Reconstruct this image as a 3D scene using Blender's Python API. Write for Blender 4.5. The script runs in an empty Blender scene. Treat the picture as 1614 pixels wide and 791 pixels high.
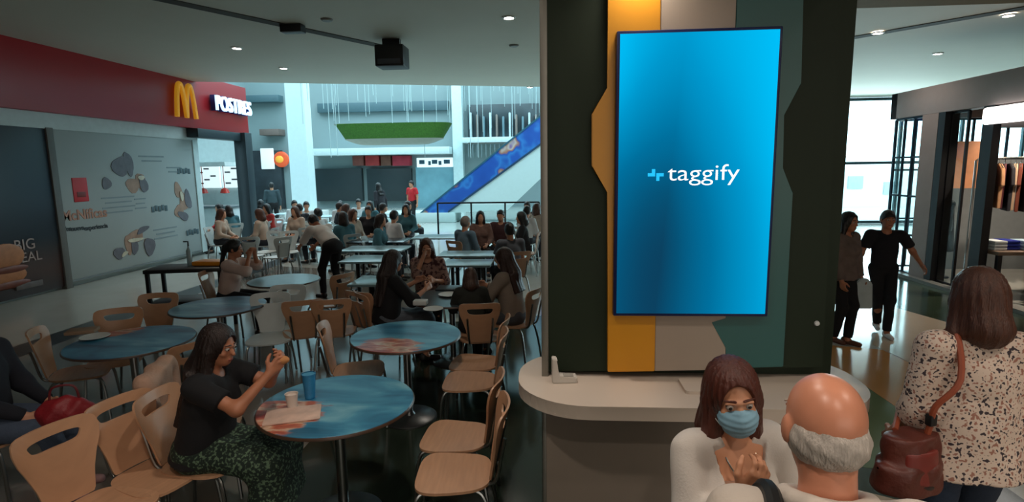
import bpy, bmesh, math, random, re
import numpy as np
from mathutils import Vector, Matrix
random.seed(7)
rng = np.random.RandomState(5)
SC = bpy.context.scene
COL = SC.collection
PI = math.pi
R = math.radians

# ---------------------------------------------------------------- camera
FPX, IW, IH, CAMH = 880.0, 1614.0, 791.0, 2.1
PITCH, YAW, ROLL = R(8.4), R(4.1), R(0.8)
_fw = Vector((-math.sin(YAW)*math.cos(PITCH), math.cos(YAW)*math.cos(PITCH), -math.sin(PITCH)))
_r0 = Vector((math.cos(YAW), math.sin(YAW), 0)); _u0 = _r0.cross(_fw)
_r = _r0*math.cos(ROLL) - _u0*math.sin(ROLL); _u = _r.cross(_fw)
cam_d = bpy.data.cameras.new('camera'); cam = bpy.data.objects.new('camera', cam_d); COL.objects.link(cam)
cam_d.sensor_width = 36.0; cam_d.lens = FPX/IW*36.0; cam_d.clip_end = 200; cam_d.clip_start = 0.05
_m = Matrix((( _r.x, _u.x, -_fw.x, 0), (_r.y, _u.y, -_fw.y, 0), (_r.z, _u.z, -_fw.z, CAMH), (0, 0, 0, 1)))
cam.matrix_world = _m
SC.camera = cam

def at(px, py, z=0.0):
    "the point of the place at height z that the photograph shows at a pixel"
    d = _fw + _r*((px-IW/2)/FPX) - _u*((py-IH/2)/FPX)
    t = (z-CAMH)/d.z
    return Vector((0, 0, CAMH)) + d*t
def atY(px, py, Y):
    d = _fw + _r*((px-IW/2)/FPX) - _u*((py-IH/2)/FPX)
    return Vector((0, 0, CAMH)) + d*(Y/d.y)
def atX(px, py, X):
    d = _fw + _r*((px-IW/2)/FPX) - _u*((py-IH/2)/FPX)
    return Vector((0, 0, CAMH)) + d*(X/d.x)

# ---------------------------------------------------------------- world, lights, exposure
CEIL = 4.35
w = bpy.data.worlds.new('daylight'); SC.world = w; w.use_nodes = True
bg = w.node_tree.nodes['Background']; bg.inputs[0].default_value = (0.62, 0.90, 1.0, 1); bg.inputs[1].default_value = 5.0
SC.view_settings.view_transform = 'Standard'; SC.view_settings.look = 'None'
SC.view_settings.gamma = 1.0; SC.view_settings.use_curve_mapping = False
SC.view_settings.exposure = 0.0
def area(name, loc, rot, sx, sy, power, color, spread=180):
    d = bpy.data.lights.new(name, 'AREA'); d.shape = 'RECTANGLE'; d.size = sx; d.size_y = sy
    d.energy = power; d.color = color; d.spread = R(spread)
    o = bpy.data.objects.new(name, d); COL.objects.link(o); o.location = loc; o.rotation_euler = rot
    return o
area('skylight', (-5, 24, 10.5), (0, 0, 0), 18, 12, 300, (0.66, 0.92, 1.0))
area('window_daylight', (9.5, 19.9, 2.3), (R(-90), 0, 0), 6, 3.6, 260, (0.68, 0.93, 1.0))
area('rear_fill', (3.5, -5.7, 2.4), (R(90), 0, 0), 8, 3.2, 135, (1.0, 0.90, 0.80))  # added fill light behind the viewpoint, no entrance stands there
DOWN_W = 34       # watts of each ceiling downlight
DOWN_COL = (1.0, 0.87, 0.75)
SC.cycles.max_bounces = 6; SC.cycles.diffuse_bounces = 4; SC.cycles.glossy_bounces = 3; SC.cycles.transmission_bounces = 4
SC.cycles.sample_clamp_indirect = 4.0
SC.cycles.caustics_reflective = False; SC.cycles.caustics_refractive = False
# ---------------------------------------------------------------- materials
MATS = {}
def lin(c):
    return tuple(((x/255.0)/12.92 if x/255.0 <= 0.04045 else ((x/255.0+0.055)/1.055)**2.4) for x in c)
def mat(name, rgb, rough=0.5, metal=0.0, var=0.06, scale=8.0, bump=0.0, bscale=60.0, stretch=None, emit=0.0, alpha=None, trans=0.0, spec=None, sheen=0.0):
    if name in MATS: return MATS[name]
    m = bpy.data.materials.new(name); m.use_nodes = True; nt = m.node_tree; N = nt.nodes; L = nt.links
    b = N['Principled BSDF']; c = lin(rgb)
    b.inputs['Roughness'].default_value = rough; b.inputs['Metallic'].default_value = metal
    if spec is not None: b.inputs['Specular IOR Level'].default_value = spec
    tc = N.new('ShaderNodeTexCoord'); mp = N.new('ShaderNodeMapping'); L.new(tc.outputs['Object'], mp.inputs[0])
    if stretch: mp.inputs['Scale'].default_value = stretch
    nz = N.new('ShaderNodeTexNoise'); nz.inputs['Scale'].default_value = scale; nz.inputs['Detail'].default_value = 4
    L.new(mp.outputs[0], nz.inputs['Vector'])
    mx = N.new('ShaderNodeMix'); mx.data_type = 'RGBA'
    lo = [max(0, x*(1-var*2)) for x in c]; hi = [min(1, x*(1+var*2)) for x in c]
    mx.inputs['A'].default_value = (*lo, 1); mx.inputs['B'].default_value = (*hi, 1)
    L.new(nz.outputs['Fac'], mx.inputs['Factor']); L.new(mx.outputs['Result'], b.inputs['Base Color'])
    if bump:
        n2 = N.new('ShaderNodeTexNoise'); n2.inputs['Scale'].default_value = bscale; n2.inputs['Detail'].default_value = 3
        L.new(mp.outputs[0], n2.inputs['Vector']); bp = N.new('ShaderNodeBump'); bp.inputs['Strength'].default_value = bump
        bp.inputs['Distance'].default_value = 0.01; L.new(n2.outputs['Fac'], bp.inputs['Height']); L.new(bp.outputs[0], b.inputs['Normal'])
    if emit:
        b.inputs['Emission Color'].default_value = (*c, 1); b.inputs['Emission Strength'].default_value = emit
    if trans: b.inputs['Transmission Weight'].default_value = trans
    if sheen: b.inputs['Sheen Weight'].default_value = sheen
    MATS[name] = m; return m
def ramp(nt, stops, interp='LINEAR'):
    r = nt.nodes.new('ShaderNodeValToRGB'); r.color_ramp.interpolation = interp; e = r.color_ramp.elements
    while len(e) > 1: e.remove(e[-1])
    e[0].position = stops[0][0]; e[0].color = (*lin(stops[0][1]), 1)
    for p, c in stops[1:]:
        x = e.new(p); x.color = (*lin(c), 1)
    return r
def mat_nodes(name, rough, build, metal=0.0):
    "build(nt, coord_socket) -> colour socket"
    if name in MATS: return MATS[name]
    m = bpy.data.materials.new(name); m.use_nodes = True; nt = m.node_tree
    b = nt.nodes['Principled BSDF']; b.inputs['Roughness'].default_value = rough; b.inputs['Metallic'].default_value = metal
    tc = nt.nodes.new('ShaderNodeTexCoord')
    nt.links.new(build(nt, tc.outputs['Object']), b.inputs['Base Color'])
    MATS[name] = m; return m
def spots(name, base, dots, scale, lo, hi, rough=0.85, third=None):
    def f(nt, co):
        v = nt.nodes.new('ShaderNodeTexNoise'); v.inputs['Scale'].default_value = scale; v.inputs['Detail'].default_value = 1.0
        nt.links.new(co, v.inputs['Vector'])
        st = [(0.0, base), (lo, base), (hi, dots), (1.0, dots)] if not third else [(0, third), (1-hi-0.02, third), (1-lo, base), (lo, base), (hi, dots), (1, dots)]
        r = ramp(nt, st); nt.links.new(v.outputs['Fac'], r.inputs[0]); return r.outputs[0]
    return mat_nodes(name, rough, f)

M_WOOD = mat('chair_plywood', (186, 142, 110), 0.38, var=0.10, scale=5, stretch=(1, 9, 1))
M_CHROME = mat('brushed_chrome', (150, 152, 150), 0.28, 1.0, var=0.03)
M_BLACK = mat('black_plastic', (16, 17, 18), 0.5, var=0.1)
M_BMETAL = mat('black_metal', (22, 24, 26), 0.4, 0.3, var=0.1)
M_WHITE = mat('white_paint', (205, 210, 208), 0.55, var=0.03)
M_CREAM = mat('cream_laminate', (196, 182, 168), 0.42, var=0.03, scale=3)
M_SKIN = mat('skin', (196, 140, 110), 0.5, var=0.08, scale=14)
M_SKIN_T = mat('tanned_skin', (172, 112, 82), 0.5, var=0.10, scale=14)
M_HAIR_D = mat('dark_brown_hair', (32, 18, 14), 0.45, var=0.35, scale=30, stretch=(3, 3, .4), bump=0.5, bscale=80)
M_HAIR_B = mat('brown_hair', (74, 42, 28), 0.45, var=0.35, scale=30, stretch=(3, 3, .4), bump=0.5, bscale=80)
M_HAIR_K = mat('black_hair', (14, 12, 13), 0.4, var=0.3, scale=30, stretch=(3, 3, .4), bump=0.4, bscale=80)
M_HAIR_W = mat('white_hair', (186, 176, 166), 0.6, var=0.18, scale=24, stretch=(3, 3, .6), bump=0.6, bscale=70)
M_GLASS = None
def glass():
    global M_GLASS
    if M_GLASS: return M_GLASS
    m = bpy.data.materials.new('clear_glass'); m.use_nodes = True; nt = m.node_tree; N = nt.nodes; L = nt.links
    for n in list(N): N.remove(n)
    o = N.new('ShaderNodeOutputMaterial'); mx = N.new('ShaderNodeMixShader'); t = N.new('ShaderNodeBsdfTransparent'); g = N.new('ShaderNodeBsdfGlossy')
    t.inputs[0].default_value = (0.93, 0.97, 0.97, 1); g.inputs['Roughness'].default_value = 0.02
    f0 = N.new('ShaderNodeLayerWeight'); f = N.new('ShaderNodeMath'); f.operation = 'POWER'; L.new(f0.outputs['Facing'], f.inputs[0]); f.inputs[1].default_value = 4.0
    L.new(f.outputs[0], mx.inputs[0]); L.new(t.outputs[0], mx.inputs[1]); L.new(g.outputs[0], mx.inputs[2]); L.new(mx.outputs[0], o.inputs[0])
    M_GLASS = m; return m

# ---------------------------------------------------------------- mesh helpers
def link(o, parent=None):
    COL.objects.link(o)
    if parent is not None: o.parent = parent
    return o
def tag(o, label=None, cat=None, group=None, kind=None):
    if label: o['label'] = label
    if cat: o['category'] = cat
    if group: o['group'] = group
    if kind: o['kind'] = kind
    return o
def thing(name, label, cat, loc=(0, 0, 0), rz=0.0, group=None):
    o = bpy.data.objects.new(name, None); o.empty_display_size = 0.1; COL.objects.link(o)
    o.location = loc; o.rotation_euler = (0, 0, rz); return tag(o, label, cat, group)
class MB:
    def __init__(s): s.bm = bmesh.new()
    def box(s, c, d, rot=None, bevel=0.0, seg=2):
        g = bmesh.ops.create_cube(s.bm, size=1.0); vs = g['verts']
        M = Matrix.Translation(Vector(c)) @ (rot.to_4x4() if rot is not None else Matrix.Identity(4)) @ Matrix.Diagonal((d[0], d[1], d[2], 1))
        bmesh.ops.transform(s.bm, matrix=M, verts=vs)
        if bevel:
            es = {e for v in vs for e in v.link_edges}
            bmesh.ops.bevel(s.bm, geom=list(es), offset=bevel, segments=seg, affect='EDGES', profile=0.5)
        return s
    def ring(s, pts):
        return [s.bm.verts.new(p) for p in pts]
    def bridge(s, a, b):
        n = len(a)
        for i in range(n):
            try: s.bm.faces.new((a[i], a[(i+1) % n], b[(i+1) % n], b[i]))
            except ValueError: pass
    def cap(s, a, flip=False):
        try: s.bm.faces.new(a[::-1] if flip else a)
        except ValueError: pass
    def lathe(s, prof, n=32, c=(0, 0, 0), sx=1.0, sy=1.0, capt=True, capb=True):
        prev = None; first = None
        for r, z in prof:
            ring = s.ring([(c[0]+sx*r*math.cos(2*PI*i/n), c[1]+sy*r*math.sin(2*PI*i/n), c[2]+z) for i in range(n)])
            if prev: s.bridge(prev, ring)
            else: first = ring
            prev = ring
        if capb: s.cap(first, True)
        if capt: s.cap(prev)
        return s
    def tube(s, pts, r, n=10, smooth=4, closed=False):
        P = [Vector(p) for p in pts]
        if smooth and len(P) > 2:
            Q = []
            m = len(P)
            rngs = range(m if closed else m-1)
            for i in rngs:
                if closed: p0, p1, p2, p3 = P[i-1], P[i], P[(i+1) % m], P[(i+2) % m]
                else: p0, p1, p2, p3 = P[max(i-1, 0)], P[i], P[i+1], P[min(i+2, m-1)]
                for k in range(smooth):
                    t = k/smooth
                    Q.append(0.5*((2*p1)+(p2-p0)*t+(2*p0-5*p1+4*p2-p3)*t*t+(3*p1-3*p2+p3-p0)*t**3))
            if not closed: Q.append(P[-1])
            P = Q
        m = len(P); rs = r if hasattr(r, '__len__') else [r]*m
        if len(rs) != m: rs = [rs[min(len(rs)-1, int(i*len(rs)/m))] for i in range(m)]
        nrm = None; rings = []
        for i in range(m):
            t = (P[(i+1) % m]-P[i-1]) if closed else (P[min(i+1, m-1)]-P[max(i-1, 0)])
            t.normalize()
            if nrm is None:
                nrm = t.cross(Vector((0, 0, 1)))
                if nrm.length < 0.05: nrm = t.cross(Vector((0, 1, 0)))
            nrm = (nrm - t*nrm.dot(t)).normalized(); b = t.cross(nrm)
            rings.append(s.ring([P[i]+(nrm*math.cos(2*PI*k/n)+b*math.sin(2*PI*k/n))*rs[i] for k in range(n)]))
        for a, b in zip(rings, rings[1:]): s.bridge(a, b)
        if closed: s.bridge(rings[-1], rings[0])
        else: s.cap(rings[0], True); s.cap(rings[-1])
        return s
    def prism(s, pts2, axis, a, b, bevel=0.0):
        "polygon pts2 extruded along axis from a to b; axis 'x' -> pts are (y,z), 'y' -> (x,z), 'z' -> (x,y)"
        def p3(p, t): return (t, p[0], p[1]) if axis == 'x' else ((p[0], t, p[1]) if axis == 'y' else (p[0], p[1], t))
        A = s.ring([p3(p, a) for p in pts2]); B = s.ring([p3(p, b) for p in pts2])
        s.bridge(A, B); s.cap(A, True); s.cap(B)
        if bevel:
            es = {e for v in A+B for e in v.link_edges}
            bmesh.ops.bevel(s.bm, geom=list(es), offset=bevel, segments=2, affect='EDGES')
        return s
    def ball(s, c, r, seg=12, sc=(1, 1, 1)):
        bmesh.ops.create_uvsphere(s.bm, u_segments=seg, v_segments=max(6, seg*2//3), radius=r, matrix=Matrix.Translation(Vector(c)) @ Matrix.Diagonal((*sc, 1)))
        return s
    def build(s, name, m, parent=None, smooth=True, angle=35):
        bmesh.ops.recalc_face_normals(s.bm, faces=s.bm.faces)
        me = bpy.data.meshes.new(name); s.bm.to_mesh(me); s.bm.free()
        if m: me.materials.append(m)
        if smooth:
            me.polygons.foreach_set('use_smooth', [True]*len(me.polygons))
            try: me.set_sharp_from_angle(angle=R(angle))
            except Exception: pass
        return link(bpy.data.objects.new(name, me), parent)
def box_obj(name, c, d, m, parent=None, bevel=0.0, rot=None):
    return MB().box(c, d, rot, bevel).build(name, m, parent, smooth=bool(bevel))
def struct(name, c, d, m, bevel=0.0):
    return tag(box_obj(name, c, d, m, None, bevel), kind='structure')
def dup(root, loc=None, rz=None, label=None, group=None):
    r = root.copy(); COL.objects.link(r)
    if loc is not None: r.location = loc
    if rz is not None: r.rotation_euler = (0, 0, rz)
    if label: r['label'] = label
    if group: r['group'] = group
    for ch in list(root.children):
        c = ch.copy(); COL.objects.link(c); c.parent = r
        for g in ch.children:
            d = g.copy(); COL.objects.link(d); d.parent = c
    return r
def text_obj(name, s, size, m, parent, loc, rot, extrude=0.01, align='CENTER', offset=0.0, bevel=0.0, sx=1.0, spacing=1.0):
    cu = bpy.data.curves.new(name, 'FONT'); cu.body = s; cu.size = size; cu.extrude = extrude; cu.align_x = align; cu.align_y = 'CENTER'
    cu.offset = offset; cu.bevel_depth = bevel; cu.resolution_u = 6; cu.space_character = spacing
    t = bpy.data.objects.new(name+'_tmp', cu); COL.objects.link(t)
    bpy.context.view_layer.update()
    me = bpy.data.meshes.new_from_object(t.evaluated_get(bpy.context.evaluated_depsgraph_get()))
    bpy.data.objects.remove(t); bpy.data.curves.remove(cu)
    me.materials.clear(); me.materials.append(m); me.name = name
    o = link(bpy.data.objects.new(name, me), parent); o.location = loc; o.rotation_euler = rot; o.scale = (sx, 1, 1)
    return o

# ---------------------------------------------------------------- implicit surfaces (for people, bags, hair)
A3 = lambda v: np.array(v, float)
def rc(a, b, ra, rb): return ('rc', A3(a), A3(b), ra, rb)
def rcc(a, b, ra, rb): return ('rcc', A3(a), A3(b), ra, rb)
def el(c, r, Rm=None): return ('el', A3(c), A3(r), Rm)
def ec(a, b, ra, rb, flat, right): return ('ec', A3(a), A3(b), ra, rb, flat, A3(right))
def sd(pr, p):
    t = pr[0]
    if t in ('rc', 'rcc'):
        _, a, b, ra, rb = pr; ab = b-a; l2 = max(1e-9, ab@ab); v = p-a
        h = np.clip((v@ab)/l2, 0, 1)
        d = np.sqrt(((v-h[:, None]*ab)**2).sum(1)) - (ra+(rb-ra)*h)
        if t == 'rcc': d = np.maximum(d, ((p-b)@ab)/math.sqrt(l2))
        return d
    if t == 'el':
        _, c, r, Rm = pr; v = p-c
        if Rm is not None: v = v@Rm
        k0 = np.sqrt(((v/r)**2).sum(1)); k1 = np.sqrt(((v/(r*r))**2).sum(1))
        return k0*(k0-1.0)/np.maximum(k1, 1e-6)
    _, a, b, ra, rb, flat, right = pr
    ab = b-a; L = math.sqrt(ab@ab); z = ab/L; x = right-z*(right@z); x = x/math.sqrt(x@x); y = np.cross(z, x)
    v = p-a; tz = v@z; h = np.clip(tz/L, 0, 1)
    d = (np.sqrt((v@x)**2+((v@y)/flat)**2)-(ra+(rb-ra)*h))*flat
    q = np.maximum(-tz, tz-L)
    return np.where((q > 0) & (d > 0), np.sqrt(q*q+d*d), np.maximum(d, q))
def smin(a, b, k):
    h = np.maximum(k-np.abs(a-b), 0)/k
    return np.minimum(a, b)-h*h*k*0.25
def union(prims, k):
    def f(p):
        d = None
        for pr in prims:
            if isinstance(pr, tuple) and pr[0] == 'f': e = pr[1](p)
            else: e = sd(pr, p)
            d = e if d is None else smin(d, e, k)
        return d
    return f
def bounds(prims, pad):
    lo = A3((9e9,)*3); hi = -lo
    for pr in prims:
        if pr[0] == 'f': l, h = pr[2], pr[3]
        elif pr[0] == 'el': m = max(pr[2]); l, h = pr[1]-m, pr[1]+m
        else:
            m = max(pr[3], pr[4]); l = np.minimum(pr[1], pr[2])-m; h = np.maximum(pr[1], pr[2])+m
        lo = np.minimum(lo, l); hi = np.maximum(hi, h)
    return lo-pad, hi+pad
def iso(fn, lo, hi, h):
    "surface nets on a sparse grid"
    B = 6
    n = np.maximum(1, np.ceil((hi-lo)/(h*B)).astype(int))
    ax = [lo[i]+(np.arange(n[i])+0.5)*h*B for i in range(3)]
    G = np.stack(np.meshgrid(*ax, indexing='ij'), -1).reshape(-1, 3)
    keep = np.abs(fn(G)) < h*B*1.25
    idx = np.argwhere(keep.reshape(n))
    N = n*B+1
    F = np.full(N, 1e3, np.float32)
    o = np.stack(np.meshgrid(*(np.arange(B+1),)*3, indexing='ij'), -1).reshape(-1, 3)
    I = (idx[:, None, :]*B+o[None]).reshape(-1, 3)
    fl_ = np.unique((I[:, 0]*N[1]+I[:, 1])*N[2]+I[:, 2])
    I = np.stack([fl_//(N[1]*N[2]), (fl_//N[2]) % N[1], fl_ % N[2]], -1)
    F[I[:, 0], I[:, 1], I[:, 2]] = fn(lo+I*h)
    valid = F < 900
    c = [(a, b, d) for a in (0, 1) for b in (0, 1) for d in (0, 1)]
    S = lambda X, o: X[o[0]:X.shape[0]-1+o[0], o[1]:X.shape[1]-1+o[1], o[2]:X.shape[2]-1+o[2]]
    ok = np.ones([s-1 for s in F.shape], bool); neg = np.zeros_like(ok, dtype=np.int8)
    for q in c: ok &= S(valid, q); neg += (S(F, q) < 0)
    act = ok & (neg > 0) & (neg < 8)
    ci = np.argwhere(act); vid = -np.ones(act.shape, np.int64); vid[tuple(ci.T)] = np.arange(len(ci))
    acc = np.zeros((len(ci), 3)); cnt = np.zeros(len(ci))
    for q in c:
        for ax_ in range(3):
            if q[ax_]: continue
            q2 = list(q); q2[ax_] = 1
            f0 = F[tuple((ci+q).T)]; f1 = F[tuple((ci+q2).T)]
            m = (f0 < 0) != (f1 < 0)
            t = np.where(m, f0/np.where(m, f0-f1, 1), 0)
            P = np.tile(A3(q), (len(ci), 1)); P[:, ax_] += t
            acc += P*m[:, None]; cnt += m
    V = lo+(ci+acc/np.maximum(cnt, 1)[:, None])*h
    faces = []
    for ax_ in range(3):
        b_, c_ = (ax_+1) % 3, (ax_+2) % 3
        sl0 = [slice(None)]*3; sl1 = [slice(None)]*3; sl0[ax_] = slice(0, -1); sl1[ax_] = slice(1, None)
        s0 = F[tuple(sl0)] < 0; s1 = F[tuple(sl1)] < 0; vv = valid[tuple(sl0)] & valid[tuple(sl1)]
        E_ = np.argwhere((s0 != s1) & vv)
        E_ = E_[(E_[:, b_] > 0) & (E_[:, c_] > 0) & (E_[:, b_] < vid.shape[b_]) & (E_[:, c_] < vid.shape[c_])]
        if not len(E_): continue
        sg = s0[tuple(E_.T)]
        def g(db, dc):
            q = E_.copy(); q[:, b_] -= db; q[:, c_] -= dc; return vid[tuple(q.T)]
        Q = np.stack([g(0, 0), g(1, 0), g(1, 1), g(0, 1)], -1)
        good = (Q >= 0).all(1); Q = Q[good]; sg = sg[good]
        Q[~sg] = Q[~sg][:, ::-1]; faces.append(Q)
    if not faces: return V, np.zeros((0, 4), int)
    return V, np.concatenate(faces)
def iso_obj(name, fn, lo, hi, h, m, parent=None, scale=1.0):
    V, Fc = iso(fn, A3(lo), A3(hi), h)
    me = bpy.data.meshes.new(name); V = V*scale
    me.vertices.add(len(V)); me.vertices.foreach_set('co', V.astype(np.float32).ravel())
    me.loops.add(len(Fc)*4); me.loops.foreach_set('vertex_index', Fc.astype(np.int32).ravel())
    me.polygons.add(len(Fc)); me.polygons.foreach_set('loop_start', np.arange(0, len(Fc)*4, 4, dtype=np.int32))
    me.update(calc_edges=True); me.validate()
    me.polygons.foreach_set('use_smooth', [True]*len(me.polygons))
    if m: me.materials.append(m)
    return link(bpy.data.objects.new(name, me), parent)
def folds(p, amp, f=14.0, seed=0.0):
    return amp*(np.sin(p[:, 0]*f*1.7+p[:, 2]*f*.5+seed)*np.sin(p[:, 1]*f+p[:, 2]*f*.9+seed*2)+0.5*np.sin(p[:, 0]*f*2.1-p[:, 2]*f*1.6+seed))
# ---------------------------------------------------------------- people
def rx(a): c, s = math.cos(a), math.sin(a); return np.array([[1, 0, 0], [0, c, -s], [0, s, c]])
def rz_(a): c, s = math.cos(a), math.sin(a); return np.array([[c, -s, 0], [s, c, 0], [0, 0, 1]])
def ry(a): c, s = math.cos(a), math.sin(a); return np.array([[c, 0, s], [0, 1, 0], [-s, 0, c]])
def nrm(v): return v/max(1e-9, math.sqrt(v@v))
def ik(a, t, l1, l2, pole):
    a = A3(a); t = A3(t); d = t-a; L = math.sqrt(d@d); mx = (l1+l2)*0.995
    if L > mx: t = a+d/L*mx; d = t-a; L = mx
    u = d/L; x = (l1*l1-l2*l2+L*L)/(2*L); hgt = math.sqrt(max(0, l1*l1-x*x))
    pole = A3(pole); pp = nrm(pole-u*(pole@u))
    return a+u*x+pp*hgt, t
def hand_prims(wr, d, n, curl, side, rf=.0085, res=.006):
    "fingers leave the palm end, the thumb its side; d along the hand, n out of the palm"
    d = nrm(d); n = nrm(n-d*(n@d)); s = np.cross(d, n)*side; rf = max(rf, res*.9)
    out = [rc(wr, wr+d*.03, .024, .022)]
    L = [.070, .080, .074, .058]; off = [.030, .010, -.010, -.029]
    for i in range(4):
        k = wr+d*(.088-.004*abs(i-1.3))+s*off[i]
        out.append(rc(wr+d*.02+s*off[i]*.55, k, .0155, .012))
        p = k; phi = 0.0
        for j, fr in enumerate((.45, .30, .25)):
            phi += curl*(0.75, 1.0, 0.7)[j]+i*.03
            dd = d*math.cos(phi)+n*math.sin(phi)+s*off[i]*1.5
            q = p+dd*L[i]*fr
            out.append(rc(p, q, rf*(1.05-.1*j), rf*(1.0-.1*j))); p = q
    t0 = wr+d*.025+s*.022; t1 = t0+nrm(d*.6+s*.75+n*.25)*.042; t2 = t1+nrm(d*.85+s*.2+n*(.3+curl*.4))*.032; t3 = t2+nrm(d*.8-s*.1+n*(.4+curl*.5))*.024
    out += [rc(t0, t1, .015, .0115), rc(t1, t2, .0115, .010), rc(t2, t3, .010, .0085)]
    return out
def person(label, loc, yaw, h=1.65, sit=None, lean=0.05, twist=0.0, hyaw=0.0, hpitch=0.05, htilt=0.0,
           rh=None, lh=None, rcurl=.35, lcurl=.35, rf=None, lf=None, rn=None, ln=None, skin=None, hair='long', hairm=None, hlen=.25,
           top=None, sleeve='long', tl=.03, hem=.10, topf=0.0, bottom=None, btype='trousers', shoem=None, res=.012, female=True,
           group=None, face=True, knees=None, name='person', pole=.55, bulk=1.0, fold=.004, open_front=None, clip=None):
    s = h/1.7; skin = skin or M_SKIN; hairm = hairm or M_HAIR_D
    T = rz_(twist)@rx(-lean)
    pz = (sit+.085)/s if sit is not None else .925
    P = A3((0, 0, pz))
    if sit is None and lean > .35: P = A3((0, -.12, pz-.02))
    sw = (.165 if female else .19)*(1+.3*(bulk-1))
    tp = lambda x, y, z: P+T@A3((x, y, z))
    neck = tp(0, -.01, .47); sh = {1: tp(sw, -.01, .435), -1: tp(-sw, -.01, .435)}
    Hd = rz_(twist+hyaw)@rx(-hpitch)@ry(htilt)
    hc = tp(0, 0, .50)+Hd@A3((0, .015, .145)); hp = lambda x, y, z: hc+Hd@A3((x, y, z))
    J = {}
    for sd_, hd, fz in ((1, rh, rf), (-1, lh, lf)):
        if hd is None:
            hd = (sd_*.25, .02, pz-.08) if sit is None else (sd_*.12, .30, pz+.08)
        tgt = A3(hd)
        elb, wr = ik(sh[sd_], tgt, .275, .245, A3((sd_*pole, -.45, -.75)))
        J['e', sd_] = elb; J['w', sd_] = wr
        hip = P+rz_(twist*.3)@A3((sd_*.088, 0, -.01))
        if fz is None: fz = (sd_*.10, 0, .0) if sit is None else (sd_*.11, .42, 0)
        ank = A3(fz)+A3((0, 0, .075))
        kn, ank = ik(hip, ank, .435, .425, A3((sd_*.12, 1, .25)))
        J['h', sd_] = hip; J['k', sd_] = kn; J['a', sd_] = ank
    b = bulk; gf = .004
    torso = [el(tp(0, .0, .29), (.150*b, .098*b, .19), T), el(tp(0, .0, .12), (.128*b, .092*b, .15), T), el(tp(0, -.01, -.01), (.160*b, .112*b, .12), T),
             rc(sh[1]+T@A3((-.035, 0, -.005)), sh[-1]+T@A3((.035, 0, -.005)), .050, .050)]
    if female: torso += [el(tp(.07, .075, .29), (.06, .05, .06), T), el(tp(-.07, .075, .29), (.06, .05, .06), T)]
    legs = []
    for q in (1, -1):
        legs += [rc(J['h', q], J['k', q], .084*b, .053), rc(J['k', q], J['a', q], .051, .034)]
        mid = J['k', q]*.68+J['a', q]*.32; bk = nrm(J['a', q]-J['k', q]); legs.append(el(mid+np.cross(bk, A3((1, 0, 0)))*-.0, (.052, .054, .09)))
    def toe(q): return J['a', q]+nrm(A3((q*.15, 1, 0)))*.15+A3((0, 0, -.05))
    feet = [rc(J['a', q]+A3((0, -.02, -.035)), toe(q), .033, .024) for q in (1, -1)]
    arms = []
    for q in (1, -1):
        arms += [rc(sh[q], J['e', q], .046, .037), rc(J['e', q], J['w', q], .037, .024)]
    hands = []
    for q, cu, nn in ((1, rcurl, rn), (-1, lcurl, ln)):
        d = nrm(J['w', q]-J['e', q])
        nn = A3(nn) if nn is not None else A3((-q, .15, -.1))
        hands += hand_prims(J['w', q], d, nn, cu, -q if False else q, res=res)
    headp = [el(hp(0, -.014, .022), (.074, .092, .090), Hd), el(hp(0, .018, -.038), (.060, .068, .082), Hd), el(hp(0, .050, -.088), (.030, .028, .024), Hd),
             rc(hp(0, -.03, -.05), neck+T@A3((0, .0, -.03)), .052, .060 if not female else .052)]
    feats = []
    if face:
        feats = [rc(hp(0, .082, .004), hp(0, .101, -.030), .007, .012), el(hp(0, .080, -.067), (.024, .011, .009), Hd), el(hp(0, .078, .018), (.052, .014, .008), Hd),
                 el(hp(.078, -.006, -.012), (.010, .021, .031), Hd), el(hp(-.078, -.006, -.012), (.010, .021, .031), Hd),
                 el(hp(.036, .062, -.028), (.022, .018, .018), Hd), el(hp(-.036, .062, -.028), (.022, .018, .018), Hd)]
    bodyA = union(torso+legs+feet+arms, .035); headA = union(headp, .03); featA = union(feats, .008) if feats else None; handA = union(hands, .007)
    def body(p):
        d = smin(bodyA(p), headA(p), .02)
        if featA is not None:
            d = smin(d, featA(p), .010)
            for q in (1, -1):
                e = np.sqrt(((p-hp(q*.031, .093, .004))**2).sum(1))-.014
                d = np.maximum(d, -e)
        return smin(d, handA(p), .012)
    root = thing(name, label, 'person', loc, yaw, group)
    lo, hi = bounds(torso+legs+feet+arms+hands+headp, .03)
    if clip: lo = np.maximum(lo, A3(clip[0])); hi = np.minimum(hi, A3(clip[1]))
    iso_obj('body', body, lo, hi, res, skin, root, s)
    if face and res <= .011:
        for q in (1, -1):
            ey = MB().ball(hp(q*.031, .077, .004)*s, .0125*s).build('eye', mat('eye_white', (170, 160, 152), .25), root)
            MB().ball(hp(q*.031, .0855, .003)*s, .0066*s).build('iris', mat('dark_iris', (30, 20, 14), .2), ey)
            brow = rc(hp(q*.014, .088, .027), hp(q*.050, .076, .028), .0045, .003)
            iso_obj('eyebrow', union([brow], .01), *bounds([brow], .006), .003, hairm if hair != 'ring' else M_HAIR_W, root, s)
        lp = [el(hp(0, .087, -.064), (.021, .008, .0045), Hd), el(hp(0, .086, -.071), (.018, .008, .005), Hd)]
        iso_obj('lips', union(lp, .004), *bounds(lp, .004), .003, mat('lip_skin', (150, 78, 68), .4), root, s)
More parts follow.
